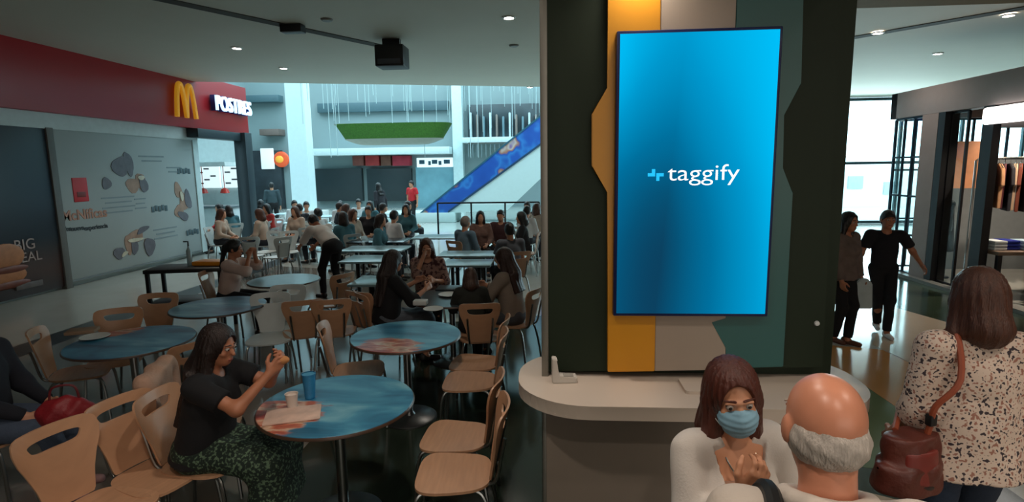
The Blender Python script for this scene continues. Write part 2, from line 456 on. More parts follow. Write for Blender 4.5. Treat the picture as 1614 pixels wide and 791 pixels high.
    # --- garments
    if top:
        g = .012+tl*.3
        tt = [el(tp(0, .0, .29), (.150*b+g, .098*b+g, .20), T), el(tp(0, 0, .12), (.130*b+g+topf*.3, .094*b+g+topf*.3, .16), T),
              rc(sh[1]+T@A3((-.03, 0, -.002)), sh[-1]+T@A3((.03, 0, -.002)), .052+g*.6, .052+g*.6)]
        if female: tt += [el(tp(.07, .075, .29), (.06+g, .05+g, .06+g), T), el(tp(-.07, .075, .29), (.06+g, .05+g, .06+g), T)]
        hz = hem
        tt.append(ec(tp(0, 0, .22), tp(0, -.005, .10-hz), .140*b+g*.8, .150*b+g+topf, .72, T@A3((1, 0, 0))))
        for q in (1, -1):
            if sleeve == 'long':
                tt += [rc(sh[q], J['e', q], .050+g*.8, .044+g*.6), rcc(J['e', q], J['w', q]-nrm(J['w', q]-J['e', q])*.01, .044+g*.6, .034+g*.3)]
            elif sleeve == 'elbow':
                tt += [rc(sh[q], J['e', q], .050+g*.8, .046+g*.7), rcc(J['e', q], J['e', q]*.75+J['w', q]*.25, .046+g*.7, .046+g)]
            elif sleeve == 'short':
                tt += [rcc(sh[q], sh[q]*.32+J['e', q]*.68, .052+g*.7, .052+g)]
        F0 = union(tt, .035)
        nk = neck+T@A3((0, .03, .025))
        up = T@A3((0, -.35, .94))
        def topfn(p):
            d = F0(p)+folds(p, fold, 15, h*40)
            d = np.maximum(d, (p-(neck+T@A3((0, 0, .055))))@up)
            d = np.maximum(d, -(np.sqrt(((p-nk)**2).sum(1))-.062))
            if open_front: # a jacket left open: a wedge taken out at the front
                q_ = (p-P)@T
                wd = .012+open_front*np.clip((q_[:, 2]-.02), 0, .5)
                d = np.maximum(d, -np.maximum(np.abs(q_[:, 0])-wd, -(q_[:, 1]-.04)))
            return d
        iso_obj('top', topfn, *bounds(tt, .02), res, top, root, s)
    if bottom:
        g = .012
        if btype == 'trousers' or btype == 'shorts':
            bb = [el(tp(0, -.01, -.01), (.165*b+g, .115*b+g, .125+g), T)]
            for q in (1, -1):
                if btype == 'shorts': bb.append(rcc(J['h', q], J['h', q]*.3+J['k', q]*.7, .088*b+g, .075+g))
                else: bb += [rc(J['h', q], J['k', q], .086*b+g*.8, .058+g*.7), rcc(J['k', q], J['a', q]*.97+J['k', q]*.03, .057+g*.7, .048+g*.5)]
            F1 = union(bb, .03)
        else:
            bb = [el(tp(0, -.01, -.01), (.17*b+g, .12*b+g, .13+g), T)]
            for q in (1, -1): bb += [rc(J['h', q], J['k', q], .105, .085)]
            md = (J['h', 1]+J['h', -1])/2; mk = (J['k', 1]+J['k', -1])/2
            bb += [rc(md, mk, .09, .085)]
            for q in (1, -1): bb.append(rcc(J['k', q], J['k', q]*.35+J['a', q]*.65, .085, .12))
            bb.append(rcc(mk, mk*.35+(J['a', 1]+J['a', -1])/2*.65, .08, .11))
            F1 = union(bb, .09)
        iso_obj('skirt' if btype == 'skirt' else btype, lambda p: F1(p)+folds(p, fold*.8, 17, 3+h*9), *bounds(bb, .03), res, bottom, root, s)
    sm = shoem or mat('dark_shoe_leather', (28, 26, 26), .5)
    for q in (1, -1):
        t_ = toe(q); a_ = J['a', q]+A3((0, -.03, -.04))
        ss = [rc(a_, t_, .038, .031), el(a_+A3((0, .0, .015)), (.040, .045, .045))]
        F2 = union(ss, .03); fz = min(a_[2], t_[2])-.036
        iso_obj('shoe', lambda p: np.maximum(F2(p), fz-p[:, 2]), *bounds(ss, .02), res, sm, root, s)
    # --- hair
    if hair:
        hh = []
        fa = el(hp(0, .115, -.028), (.070, .088, .118), Hd)
        if hair in ('long', 'bob', 'ponytail', 'short', 'bun'):
            ex = .016 if hair != 'short' else .010
            hh.append(el(hp(0, -.016, .026), (.074+ex, .094+ex, .092+ex), Hd))
            if hair == 'short': fa = el(hp(0, .07, -.065), (.10, .11, .105), Hd); hh.append(el(hp(0, -.04, -.02), (.078, .068, .07), Hd))
            if hair in ('ponytail', 'bun'): hh.append(el(hp(0, -.11, .03 if hair == 'bun' else .0), (.04, .04, .04), Hd))
            if hair == 'ponytail': hh.append(rc(hp(0, -.13, -.0), tp(0, -.14, .36), .036, .02))
            if hair in ('long', 'bob'):
                L = hlen
                e1 = tp(0, -.085, .47) if L > .06 else tp(0, -.065, .535); e2 = tp(0, -.125, .47-L)
                hh += [rc(hp(0, -.04, -.02), e1, .085, .085)]
                if L > .08: hh += [ec(e1, e2, .12, .115, .42, T@A3((1, 0, 0)))]
                for q in (1, -1):
                    m1 = hp(q*.072, -.012, -.03); m2 = tp(q*.085, .0, .44) if L > .06 else tp(q*.090, -.02, .50)
                    hh += [rc(m1, m2, .026, .034)]
                    if L > .12: hh += [rc(m2, tp(q*.10, .06, .44-L*.6), .034, .018)]
        elif hair == 'ring':
            hh = [el(hp(0, -.020, -.022), (.080, .092, .070), Hd)]
            fa = el(hp(0, .075, -.05), (.11, .10, .16), Hd)
        F3 = union(hh, .04); crown = el(hp(0, .0, .110), (.115, .14, .092), Hd)
        def hairfn(p):
            q_ = (p-hc)@Hd
            ang = np.arctan2(q_[:, 0], -q_[:, 1])
            am = .4 if hair == 'ring' else 1.0
            d = F3(p)+am*.0022*np.sin(ang*23+q_[:, 2]*14)+am*.0016*np.sin(ang*47-q_[:, 2]*25)
            d = np.maximum(d, -(sd(fa, p)))
            if hair == 'ring': d = np.maximum(d, -sd(crown, p)-.0)
            if hair == 'ring': d = d+.0012*np.sin(q_[:, 2]*160+ang*9)
            return d
        iso_obj('hair', hairfn, *bounds(hh, .02), min(res, .012), hairm, root, s)
    INFO = dict(hc=hc*s, Hd=Hd, P=P*s, T=T, sh={k: v*s for k, v in sh.items()}, w={q: J['w', q]*s for q in (1, -1)}, e={q: J['e', q]*s for q in (1, -1)}, s=s, tp=lambda x, y, z: tp(x, y, z)*s, hp=lambda x, y, z: hp(x, y, z)*s)
    return root, INFO
# ================================================================ THE SETTING
def floor_mat(name, rgb, rough=0.13):
    m = mat(name, rgb, rough, var=0.05, scale=2.2, bump=0.012, bscale=3.0, spec=0.6); return m
FL_GREY = floor_mat('grey_terrazzo', (178, 180, 174))
FL_MID = floor_mat('taupe_terrazzo', (128, 124, 116))
FL_GREEN = floor_mat('dark_green_terrazzo', (42, 52, 42))
FL_GREEN2 = floor_mat('green_terrazzo', (100, 116, 84))
FL_BEIGE = floor_mat('beige_terrazzo', (188, 170, 150))
FL_ORANGE = floor_mat('ochre_terrazzo', (190, 138, 84))
FL_DARK = floor_mat('black_terrazzo', (26, 28, 28), 0.3)
tag(box_obj('floor', (0, 12, -0.05), (40, 46, 0.1), FL_GREY), kind='structure')
def inlay(pts, m, z=0.002, name='floor'):
    o = MB().prism(pts, 'z', 0.0002, z).build(name, m, smooth=False); return tag(o, kind='structure')
inlay([(-6.65, 3), (-6.2, 3), (-6.2, 14), (-6.65, 14)], FL_DARK)
inlay([(-6.2, -4), (-1.9, -4), (-1.9, 7), (-2.6, 11), (-6.2, 12)], FL_MID)
inlay([(-1.9, -4), (2.95, -4), (2.95, 5.4), (2.7, 6.6), (.5, 8.0), (-1.6, 7.4), (-1.9, 7)], FL_GREEN)
inlay([(1.75, 3.9), (2.98, 3.6), (2.98, 5.4), (2.72, 6.7), (1.75, 7.0)], FL_GREEN2, .004)
inlay([(1.5, -3), (2.9, -3), (2.9, 3.0), (1.9, 3.55), (1.75, 3.5)], FL_BEIGE, .006)
inlay([(3.0, 3.9), (3.85, 3.7), (3.85, 5.2), (3.75, 6.4), (2.74, 6.7), (2.98, 5.4)], FL_ORANGE, .003)
inlay([(3.85, -3), (5.5, -3), (5.25, 7.5), (5.0, 8.5), (3.75, 6.6), (3.85, 5.2)], FL_BEIGE, .003)
inlay([(5.5, -3), (6.5, -3), (6.5, 11.3), (4.8, 11.0), (5.0, 8.5), (5.25, 7.5)], floor_mat('deep_green_terrazzo', (52, 64, 50)), .003)

M_CEIL = mat('ceiling_paint', (196, 192, 178), 0.7, var=0.02, scale=1.5)
ce = [at(390, 130, CEIL), at(850, 137, CEIL)]
sl = (ce[1].y-ce[0].y)/(ce[1].x-ce[0].x); yl = ce[0].y-sl*(ce[0].x+9.6)
cpts = [(-9.6, -6), (18, -6), (18, 20.6), (3.0, 20.6), (3.0, ce[1].y+sl*3.2), (-9.6, yl)]
tag(MB().prism(cpts, 'z', CEIL, CEIL+0.35).build('ceiling', M_CEIL, smooth=False), kind='structure')
M_WALL = mat('pale_wall', (176, 190, 190), 0.7, var=0.03, scale=2)
struct('wall_left', (-9.25, 3.95, 2.175), (0.3, 19.9, 4.35), M_WALL)
struct('wall_back', (4.3, -6.1, 2.175), (27.6, 0.2, 4.35), mat('warm_wall', (150, 138, 124), .8))
struct('wall_right', (18.1, 7.2, 2.175), (0.2, 26.8, 4.35), M_WALL)
# the atrium: taller walls, open to a glazed roof
AW = mat('atrium_wall', (128, 146, 148), 0.7, var=0.03, scale=1.0)
struct('wall_atrium_left', (-17.1, 22, 5.5), (0.2, 18, 11), AW)
struct('wall_atrium_rear', (-7, 31.1, 5.5), (20.4, 0.2, 11), AW)
struct('wall_atrium_right', (3.1, 25.9, 5.5), (0.2, 10.4, 11), AW)
struct('wall_atrium_front', (-13.4, 13.9, 5.5), (7.2, 0.2, 11), AW)
struct('wall_above_ceiling', (-3.3, 13.6, 7.9), (12.6, 0.2, 6.4), AW)
# slot in the ceiling (dark recess strips)
M_SLOT = mat('dark_recess', (58, 57, 52), 0.8)
def strip(p0, p1, wdt, m, z, t=0.012, name='trim_1'):
    d = (p1-p0); L = d.length; a = math.atan2(d.y, d.x); c = (p0+p1)/2
    o = MB().box((c.x, c.y, z-t/2), (L, wdt, t), Matrix.Rotation(a, 3, 'Z')).build(name, m, smooth=False); return tag(o, kind='structure')
strip(at(215, -10, CEIL), at(600, 72, CEIL), .20, M_SLOT, CEIL)
strip(at(1322, 63, CEIL), at(1700, -3, CEIL), .22, M_SLOT, CEIL, name='trim_2')

# beam running right from the pillar, below the main ceiling
M_BEAM = mat('beam_plaster', (150, 140, 112), 0.7)
bp = at(1450, 10, 3.25)
struct('trim_3', (4.3, (2.75+bp.y)/2, 3.4), (7.6, bp.y-2.75, .3), M_BEAM)

# window at the end of the right-hand passage, open sky behind it
M_FRAME = mat('grey_window_frame', (70, 92, 100), 0.4, 0.4)
wz = MB()
for x in (6.2, 8.0, 9.75, 12.0, 14.0, 16.0, 17.9): wz.box((x, 20.5, 2.17), (.09, .1, 4.34))
for z in (.06, 2.12, 4.28): wz.box((12.1, 20.5, z), (11.8, .1, .1))
tag(wz.build('window_1', M_FRAME, smooth=False), kind='structure')
wg = box_obj('pane', (12.05, 20.5, 2.17), (11.6, .012, 4.2), glass(), bpy.data.objects['window_1'])
struct('wall_passage_end', (4.6, 20.6, 2.175), (3.1, 0.2, 4.35), AW)
# outside: a pale street front with blue-green openings
struct('ground', (12, 29, -.1), (30, 16, .12), mat('pale_paving', (190, 196, 196), .8))
fx = thing('building', 'pale low building with bright blue panels seen through the passage window', 'building', (11, 29, 0))
box_obj('wall', (0, 0, .95), (18, .5, 1.9), mat('pale_render', (236, 240, 240), .8), fx)
for i in range(10):
    box_obj('window_panel', (-8+i*1.7, -.28, .9+.3*(i % 2)), (.7, .06, .6), mat('blue_panel', (92, 190, 214), .3) if i % 3 == 0 else mat('grey_panel', (170, 184, 188), .4), fx)

# ---------------------------------------------------------------- ceiling downlights
M_LAMP = mat('lamp_glow', (255, 240, 226), 0.4, emit=30.0, var=0)
def downlight(loc, label, watts=DOWN_W, spread=125, on=True, col=DOWN_COL, rad=.075):
    o = thing('ceiling_downlight', label, 'ceiling light', loc, 0, 'recessed ceiling downlights')
    MB().lathe([(rad+.03, 0), (rad+.03, -.012), (rad, -.02), (rad, -.004)], 24, capb=False, capt=False).build('trim_ring', M_WHITE, o)
    MB().lathe([(0.001, -.008), (rad, -.008)], 24, capb=False, capt=False).build('lens', M_LAMP, o)
    d = bpy.data.lights.new('bulb', 'SPOT'); d.energy = watts*4; d.color = col; d.spot_size = R(spread); d.spot_blend = .8; d.shadow_soft_size = .09
    l = bpy.data.objects.new('bulb', d); COL.objects.link(l); l.parent = o; l.location = (0, 0, -.03)
    return o
DL = [((373, 75), 'bright round ceiling light nearest above the red fascia lettering'), ((447, 107), 'small ceiling light near the atrium edge, above the tall white column'),
      ((802, 27), 'large bright ceiling light beside the top left of the green pillar'), ((835, 137), 'tiny ceiling light on the atrium edge above the escalator'),
      ((1384, 50), 'bright ceiling light on the dark slot right of the pillar'), ((1478, 84), 'ceiling light above the grey shop fascia'), ((1590, 22), 'faint ceiling light at the top right corner on the dark slot')]
for (px, lab) in DL:
    p = at(px[0], px[1], CEIL); downlight((p.x, p.y, CEIL-.013 if px[0] in (1384, 1590) else CEIL), lab)
for i, (x, y) in enumerate([(-.5, 2.6), (-.9, .6), (2.6, .8), (3.0, 3.6), (5.0, 2.0), (.6, -.8)]):  # unseen overhead lamps added to brighten the foreground
    downlight((x, y, CEIL), 'added fill light out of the picture, overhead in front of the pillar')
# round dark smoke detectors / sprinklers
for i, (px, lab) in enumerate([((515, 30), 'dark flat disc on the ceiling between the hanging projector and picture top'), ((810, 71), 'faint round disc on the ceiling below the brightest ceiling light')]):
    p = at(px[0], px[1], CEIL)
    tag(MB().lathe([(.001, -.03), (.07, -.03), (.09, -.012), (.09, 0)], 20, (p.x, p.y, CEIL)).build('smoke_detector', mat('grey_plastic', (110, 110, 104), .5)), lab, 'smoke detector')
# hanging black projector box
p = at(617, 62, CEIL)
pj = thing('ceiling_projector', 'black boxy projector hanging from the ceiling at the end of the dark slot', 'projector', (p.x, p.y, CEIL))
p2_ = at(617, 80, CEIL-.35)
MB().box((0, 0, -.3), (.50, .42, .36), None, .02).build('housing', M_BLACK, pj)
MB().box((0, 0, -.06), (.30, .12, .12)).build('bracket', M_BMETAL, pj)
MB().box((0, -.215, -.40), (.40, .02, .08)).build('front_grille', mat('dark_grey_plastic', (70, 72, 80), .4), pj)
p = at(461, 39, CEIL)
tag(MB().box((p.x, p.y, CEIL-.06), (.34, .18, .12), None, .01).build('track_spotlight', M_BLACK), 'short black fixture set in the dark ceiling slot', 'spotlight')

# ---------------------------------------------------------------- restaurant front on the left
RED = mat('red_fascia_panel', (152, 22, 29), 0.35, var=0.04, scale=.7)
fc = thing('restaurant_fascia', 'long glossy red fascia with golden arches above the white hoarding', 'shop sign', (-9.0, 0, 0))
MB().box((0, 7.6, 3.86), (.30, 17.1, 1.32), None, .01).build('red_panel', RED, fc)
FX = -8.84
def arches(parent):
    a = atX(276, 187, FX); b = atX(306, 190, FX); t = atX(283, 131, FX)
    y0, y1, z0, z1 = a.y, b.y, 3.42, 4.20
    mb = MB(); wM = (y1-y0)/2; r = .055
    for k in (0, 1):
        pts = []
        for i in range(17):
            u = i/16; y = y0+wM*(k+u); hh = (1-abs(2*u-1)**2.6)
            z = z0+(z1-z0)*hh if not (k == 0 and u > .5 or k == 1 and u < .5) else z0+.0+(z1-z0)*hh
            pts.append((FX+.06+9.0, y, z))
        mb.tube(pts, r, 8, smooth=2)
    return mb.build('golden_arches', mat('golden_yellow', (235, 165, 40), .35, emit=.25), parent)
arches(fc)
M_LIT = mat('lit_white_letters', (205, 232, 245), .4, emit=1.3, var=0)
pa = atX(323, 160, FX); pb_ = atX(392, 170, FX)
lt = thing('lettering_sign', 'white lit capital letters with painted blue glow standing on the red fascia end', 'sign', (FX+.10, (pa.y+pb_.y)/2, 3.88))
text_obj('letters', 'POSTRES', .55, M_LIT, lt, (.05, 0, 0), (R(90), 0, R(90)), .05, sx=.80)
text_obj('letter_glow_backing', 'POSTRES', .55, mat('blue_glow_paint', (20, 60, 140), .4), lt, (-.02, 0, 0), (R(90), 0, R(90)), .06, offset=.012, sx=.80)  # blue glow round the letters, painted as a solid backing
# white header above the hoarding, hoarding, dark menu panel, post
struct('trim_4', (-9.06, 6.9, 3.06), (.14, 14.0, .28), mat('white_header', (190, 200, 200), .6))
hb = thing('hoarding_board', 'wide white printed hoarding showing burgers under the red fascia', 'hoarding', (-9.06, 0, 0))
M_HB = mat('hoarding_vinyl', (158, 168, 168), .5, var=.02, scale=1)
MB().box((0, 11.75, 1.5), (.10, 4.25, 2.85), None, .004).build('board', M_HB, hb)
MB().box((.04, 9.62, 1.47), (.10, .14, 2.94), None, .004).build('edge_post', mat('grey_post', (98, 98, 94), .5), hb)
MB().box((.045, 11.75, .12), (.05, 4.2, .03)).build('bottom_rail', mat('grey_rail', (120, 130, 132), .5), hb)
MB().box((.045, 13.78, 1.5), (.06, .20, 2.85)).build('edge_strip', mat('pale_strip', (200, 220, 222), .5), hb)
def hpt(px, py): q = atX(px, py, -9.0); return q.y, q.z
def decal(name, blobs, m, parent, x0=.052, th=.006):
    for i, (px, py, rx_, rz2, rot) in enumerate(blobs):
        y, z = hpt(px, py); pts = []
        for k in range(14):
            a = 2*PI*k/14; rr = 1+.12*math.sin(3*a+i); u, v = rx_*rr*math.cos(a), rz2*rr*math.sin(a)
            pts.append((y+u*math.cos(rot)-v*math.sin(rot), z+u*math.sin(rot)+v*math.cos(rot)))
        MB().prism(pts, 'x', x0, x0+th+i*.0006).build(name, m, parent, smooth=False)
y, z = hpt(127, 299)
MB().box((.055, y, z), (.02, .34, .46), None, .01).build('red_logo_tile', mat('red_print', (196, 40, 48), .5), hb)
MB().box((.068, y, z-.09), (.006, .20, .10), None, .002).build('logo_dark_block', mat('dark_red_print', (120, 36, 30), .5), hb)  # darker red printed block on the logo tile
y, z = hpt(135, 338); text_obj('orange_words', 'McNíficas', .27, mat('orange_print', (176, 128, 108), .5), hb, (.056, y, z), (R(90), 0, R(90)), .004, offset=.006)
for wd_, px_ in (('Una', 106), ('nueva', 123), ('experiencia', 152)):
    y, z = hpt(px_, 361-(px_-106)*.07); text_obj('black_word', wd_, .125, mat('black_print', (44, 52, 56), .5), hb, (.056, y, z), (R(90), 0, R(90)), .003, offset=.003)
MP = lambda n, c: mat(n, c, .5, var=.18, scale=9)
decal('bun_print', [(210, 292, .20, .16, 0), (222, 285, .14, .18, .3), (281, 300, .20, .13, 1.9), (290, 318, .16, .22, .2), (283, 333, .17, .16, 0), (214, 372, .24, .13, .1), (203, 385, .10, .22, 0), (233, 386, .10, .16, 0)], MP('brown_print', (156, 126, 108)), hb)
decal('dark_food_print', [(190, 262, .24, .20, .4), (203, 258, .12, .26, .2), (168, 289, .12, .12, 0), (226, 290, .12, .20, .4), (296, 314, .12, .24, .2), (289, 340, .20, .10, -.4), (188, 399, .15, .12, 0), (236, 388, .17, .20, 0), (212, 388, .10, .18, 0), (225, 362, .20, .06, .3)], MP('charcoal_print', (100, 100, 108)), hb, .058)
decal('pale_food_print', [(222, 280, .10, .05, 0), (213, 378, .24, .04, 0), (286, 309, .06, .12, .2), (196, 400, .1, .04, .4)], MP('cream_print', (196, 190, 170)), hb, .068)
for i, (px, py, w_, t_) in enumerate([(290, 270, .5, 'COMBO $'), (252, 329, .55, 'COMBO $'), (304, 366, .5, 'COMBO $')]):
    y, z = hpt(px, py); mb = MB()
    for k in range(5): mb.box((.056, y-w_/2+w_*(k+.5)/5, z+(.02 if k % 2 else 0)), (.006, w_/5*.8, .13), None, .002)
    mb.build('price_print', mat('teal_print', (74, 96, 104), .5), hb)
for (px, py, n, w_) in [(188, 320, 4, .9), (240, 255, 2, .8), (275, 272, 2, .5), (262, 368, 3, .8), (222, 322, 3, .35), (313, 300, 3, .2)]:
    y, z = hpt(px, py); mb = MB()
    for k in range(n): mb.box((.055, y, z+.12-k*.10), (.004, w_*(1-.2*(k % 2)), .03))
    mb.build('small_print', mat('grey_print', (128, 142, 146), .5), hb)
# dark picture panel at the far left
mp = thing('menu_poster', 'dark burger poster in a grey frame at the left picture edge', 'poster', (-9.06, 8.2, 0))
MB().box((0, 0, 1.5), (.12, 2.7, 2.9), None, .01).build('panel', mat_nodes('poster_print', .35, lambda nt, co: (lambda s, r: (nt.links.new(co, s.inputs[0]), nt.links.new(s.outputs['Z'], r.inputs[0]), r.outputs[0])[-1])(nt.nodes.new('ShaderNodeSeparateXYZ'), ramp(nt, [(0.0, (36, 22, 20)), (.45, (70, 44, 38)), (.8, (52, 44, 46)), (1.0, (34, 42, 52))]))), mp)
def mblob(name, blobs, m, x=.065):
    mb = MB()
    for (y, z, a, b, th) in blobs: mb.ball((x, y, z), 1, 16, (th, a, b))
    return mb.build(name, m, mp)
q = atX(8, 405, -9.0); q2 = atX(12, 440, -9.0)
mblob('bun', [(q.y-8.2, q.z, .34, .22, .03), (q2.y-8.2-.05, q2.z+.05, .40, .16, .03)], MP('toasted_bun_print', (176, 112, 70)))
mblob('patty', [(q.y-8.2+.02, q.z-.22, .36, .07, .045), (q2.y-8.2, q2.z-.1, .4, .07, .045)], MP('patty_print', (110, 50, 30)))
q = atX(40, 397, -9.0)
text_obj('white_words', 'BIG', .26, mat('pale_print', (170, 150, 144), .5), mp, (.066, q.y-8.2, q.z+.12), (R(90), 0, R(90)), .003)
text_obj('white_words', 'MEAL', .24, mat('pale_print', (170, 150, 144), .5), mp, (.066, q.y-8.2, q.z-.10), (R(90), 0, R(90)), .003)
q = atX(45, 449, -9.0)
MB().box((.07, q.y-8.2, q.z), (.05, .5, .10), None, .01).build('tray_print', MP('grey_tray_print', (96, 88, 86)), mp)
# dark post under the end of the fascia
po = thing('steel_post', 'dark grey steel post holding the end of the red fascia', 'post', (-8.72, 15.55, 0))
MB().box((0, 0, 1.6), (.34, .36, 3.2), None, .01).build('shaft', mat('dark_slate_metal', (42, 54, 60), .45, .3), po)
MB().box((-.1, -1.0, 3.08), (.30, 2.2, .22), None, .01).build('header_arm', mat('dark_slate_metal', (42, 54, 60), .45, .3), po)
# counter interior seen between hoarding and post: back wall with lit menu boards and counter
mn = thing('menu_board', 'bright white menu board behind the counter beside the dark post', 'menu board', (-12.2, 18.14, 0))
M_BOARD = mat('lit_menu_board', (222, 240, 244), .5, emit=.9, var=.02)
for i in range(4):
    MB().box((-1.2+i*.95, 0, 2.0), (.88, .08, .8), None, .01).build('panel', M_BOARD, mn)
    mb = MB()
    for k in range(5): mb.box((-1.2+i*.95+(k % 3-1)*.22, -.05, 1.75+.12*k), (.18, .02, .05))
    mb.build('print', mat('menu_print', (110, 110, 116), .5), mn)
struct('wall_counter', (-12.6, 18.3, 2.2), (5.0, .2, 4.4), mat('kitchen_white', (206, 216, 216), .6))
ct = thing('service_counter', 'white service counter with red lamps behind the dark post', 'counter', (-11.6, 16.6, 0))
MB().box((0, 0, .52), (4.0, .7, 1.04), None, .02).build('body', mat('counter_white', (196, 206, 208), .5), ct)
MB().box((0, 0, 1.07), (4.1, .8, .06), None, .01).build('worktop', mat('steel', (120, 130, 134), .3, .8), ct)
for i in range(5):
    tag(MB().lathe([(.02, .0), (.14, .02), (.10, .14), (.02, .18)], 16, (-13+i*.7, 16.9, 1.45)).tube([(-13+i*.7, 16.9, 1.63), (-13+i*.7, 16.9, 2.3)], .012, 6, 1).build('heat_lamp', mat('red_enamel', (190, 50, 36), .3)), 'red bell-shaped heat lamp over the service counter, '+['furthest left', 'second from left', 'middle of five', 'second nearest the dark post', 'nearest the dark post'][i], 'lamp', 'heat lamps over the service counter')
struct('trim_8', (-11.9, 17.4, 2.36), (3.9, 1.6, .12), mat('kitchen_white', (206, 216, 216), .6))
# ---------------------------------------------------------------- atrium beyond
# tall white column
cA = atY(450, 130, 22); cB = atY(478, 130, 22); cC = atY(461, 300, 22); cD = atY(490, 300, 22)
tag(MB().prism([(cC.x, 0.001), (cD.x, 0.001), (cB.x, 10.9), (cA.x, 10.9)], 'y', 21.9, 22.5).build('atrium_column', mat('white_column', (214, 232, 236), .5, var=.02), smooth=False), 'tall plain white column rising through the atrium', 'column')
cxx = (cC.x+cD.x)/2
tag(MB().box((cxx+.1, 22.2, .25), (1.3, 1.2, .5), None, .02).build('column_plinth', M_WHITE), 'low white plinth round the foot of the tall column', 'plinth')
def rearbox(name, px0, py0, px1, py1, m, label, cat, Y=31.0, d=.3, group=None, bevel=.01):
    a = atY(px0, py0, Y); b = atY(px1, py1, Y)
    o = MB().box(((a.x+b.x)/2, Y-d/2, (a.z+b.z)/2), (abs(b.x-a.x), d, abs(a.z-b.z)), None, bevel).build(name, m)
    return tag(o, label, cat, group)
M_DK = mat('dark_shopfront', (30, 42, 46), .35, var=.1, scale=3)
rearbox('rolling_shutter', 500, 266, 575, 316, M_DK, 'dark grey shop front under the left half of the green planter', 'shop front')
rearbox('rolling_shutter', 580, 266, 652, 316, M_DK, 'dark grey shop front under the right half of the green planter', 'shop front')
st_ = atY(395, 236, 30.9)
rearbox('dark_shop', 392, 238, 452, 330, mat('dark_shop_interior', (36, 44, 50), .5, var=.4, scale=2), 'dark shop opening left of the tall white column', 'shop front')
ls = thing('letter_sign', 'small white sign with dark border on the dark shop', 'sign', (0, 0, 0))
a = atY(418, 250, 30.4); MB().box((a.x, 30.66, a.z), (.75, .1, 1.15), None, .03).build('board', mat('lit_sign_white', (220, 236, 240), .5, emit=.5), ls)
a2 = thing('round_sign', 'red and orange round sign beside the tall white column', 'sign', (0, 0, 0))
a = atY(440, 251, 30.4)
MB().ball((a.x, 30.66, a.z), 1, 20, (.46, .08, .44)).build('disc', mat('orange_red_sign', (212, 84, 44), .4, emit=.35), a2)
MB().ball((a.x-.08, 30.59, a.z), 1, 16, (.24, .06, .2)).build('emblem', mat('yellow_sign', (240, 170, 60), .4, emit=.3), a2)
rearbox('wall_ledge', 375, 153, 447, 162, mat('teal_dark', (70, 96, 104), .5), 'dark horizontal ledge on the upper left atrium wall', 'ledge', d=.6)
rearbox('wall_ledge', 420, 205, 450, 214, mat('brown_ledge', (110, 96, 90), .5), 'small brown ledge left of the tall white column', 'ledge', d=.8)
for i, (x0, x1, c) in enumerate([(560, 578, (120, 60, 50)), (580, 602, (170, 44, 44)), (604, 620, (110, 66, 50)), (622, 650, (172, 40, 60))]):
    rearbox('shop_banner', x0, 246, x1, 261, mat('banner_%s' % 'abcd'[i], c, .5, var=.3, scale=3), ['short brown banner furthest left in the red row', 'red banner second from the left in the red row', 'dark brown banner between the two red banners', 'wide crimson banner furthest right in the red row'][i], 'banner', Y=31.0, d=.5, group='red banners above the grey shop fronts')
ws = thing('white_shop_sign', 'long lit white sign with dark print over the pale blue shop', 'sign', (0, 0, 0))
a = atY(657, 249, 30.6); b = atY(714, 263, 30.6); cx_, cz_ = (a.x+b.x)/2, (a.z+b.z)/2
MB().box((cx_, 30.62, cz_), (b.x-a.x, .2, a.z-b.z), None, .02).build('panel', mat('lit_panel', (214, 236, 242), .5, emit=.9), ws)
for k, (dx, ww) in enumerate([(-.7, .3), (-.28, .14), (0, .3), (.3, .16), (.68, .34)]): MB().box((cx_+dx, 30.51, cz_+.03*(-1)**k), (ww, .03, .22), None, .01).build('dark_print', mat('sign_print', (44, 84, 104), .5), ws)
rearbox('pale_shop', 657, 263, 722, 336, mat('pale_blue_shop', (110, 158, 172), .3, var=.15, scale=1.5), 'pale blue glazed shop front left of the escalator', 'shop front')
rearbox('atrium_pier', 714, 120, 735, 330, mat('pier_white', (190, 212, 214), .6), 'white pier on the rear wall above the escalator', 'pier', d=.7)
rearbox('upper_slab', 500, 236, 716, 243, mat('slab_white', (196, 214, 216), .6), 'white floor edge of the upper gallery under the green planter', 'floor edge', d=1.5)
rearbox('upper_slab', 735, 219, 846, 225, mat('slab_white', (196, 214, 216), .6), 'white floor edge of the upper gallery behind the escalator', 'floor edge', d=1.5)
rearbox('upper_recess', 503, 164, 708, 174, mat('teal_dark', (70, 96, 104), .5), 'long dark strip high on the rear wall', 'wall recess', d=.3)  # plain dark strip standing out from the wall
rearbox('upper_shop', 738, 166, 850, 217, mat('upper_shop_glass', (44, 58, 64), .3, var=.4, scale=1.2), 'dark upper floor shop window above the escalator', 'shop front')
for i in range(11):
    x0 = 741+i*10.2
    rearbox('display_figure', x0, 178+3*(i % 3), x0+4, 218, mat('display_%d' % (i % 3), [(180, 196, 198), (120, 110, 104), (90, 120, 130)][i % 3], .6), 'small standing display shape in the dark upper shop window', 'display', Y=30.7, d=.3, group='display shapes in the upper shop window', bevel=.04)
gr = thing('gallery_railing', 'pale upper gallery railing behind the escalator', 'railing', (0, 0, 0))
a = atY(738, 226, 29.6); b = atY(850, 246, 29.6)
mb = MB()
for k in range(17): mb.box((a.x+(b.x-a.x)*k/16, 29.6, (a.z+b.z)/2), (.05, .05, a.z-b.z))
mb.build('bars', mat('rail_grey', (120, 138, 142), .4, .5), gr, smooth=False)
MB().box(((a.x+b.x)/2, 29.6, a.z), (b.x-a.x, .1, .08)).build('handrail', M_CHROME, gr)
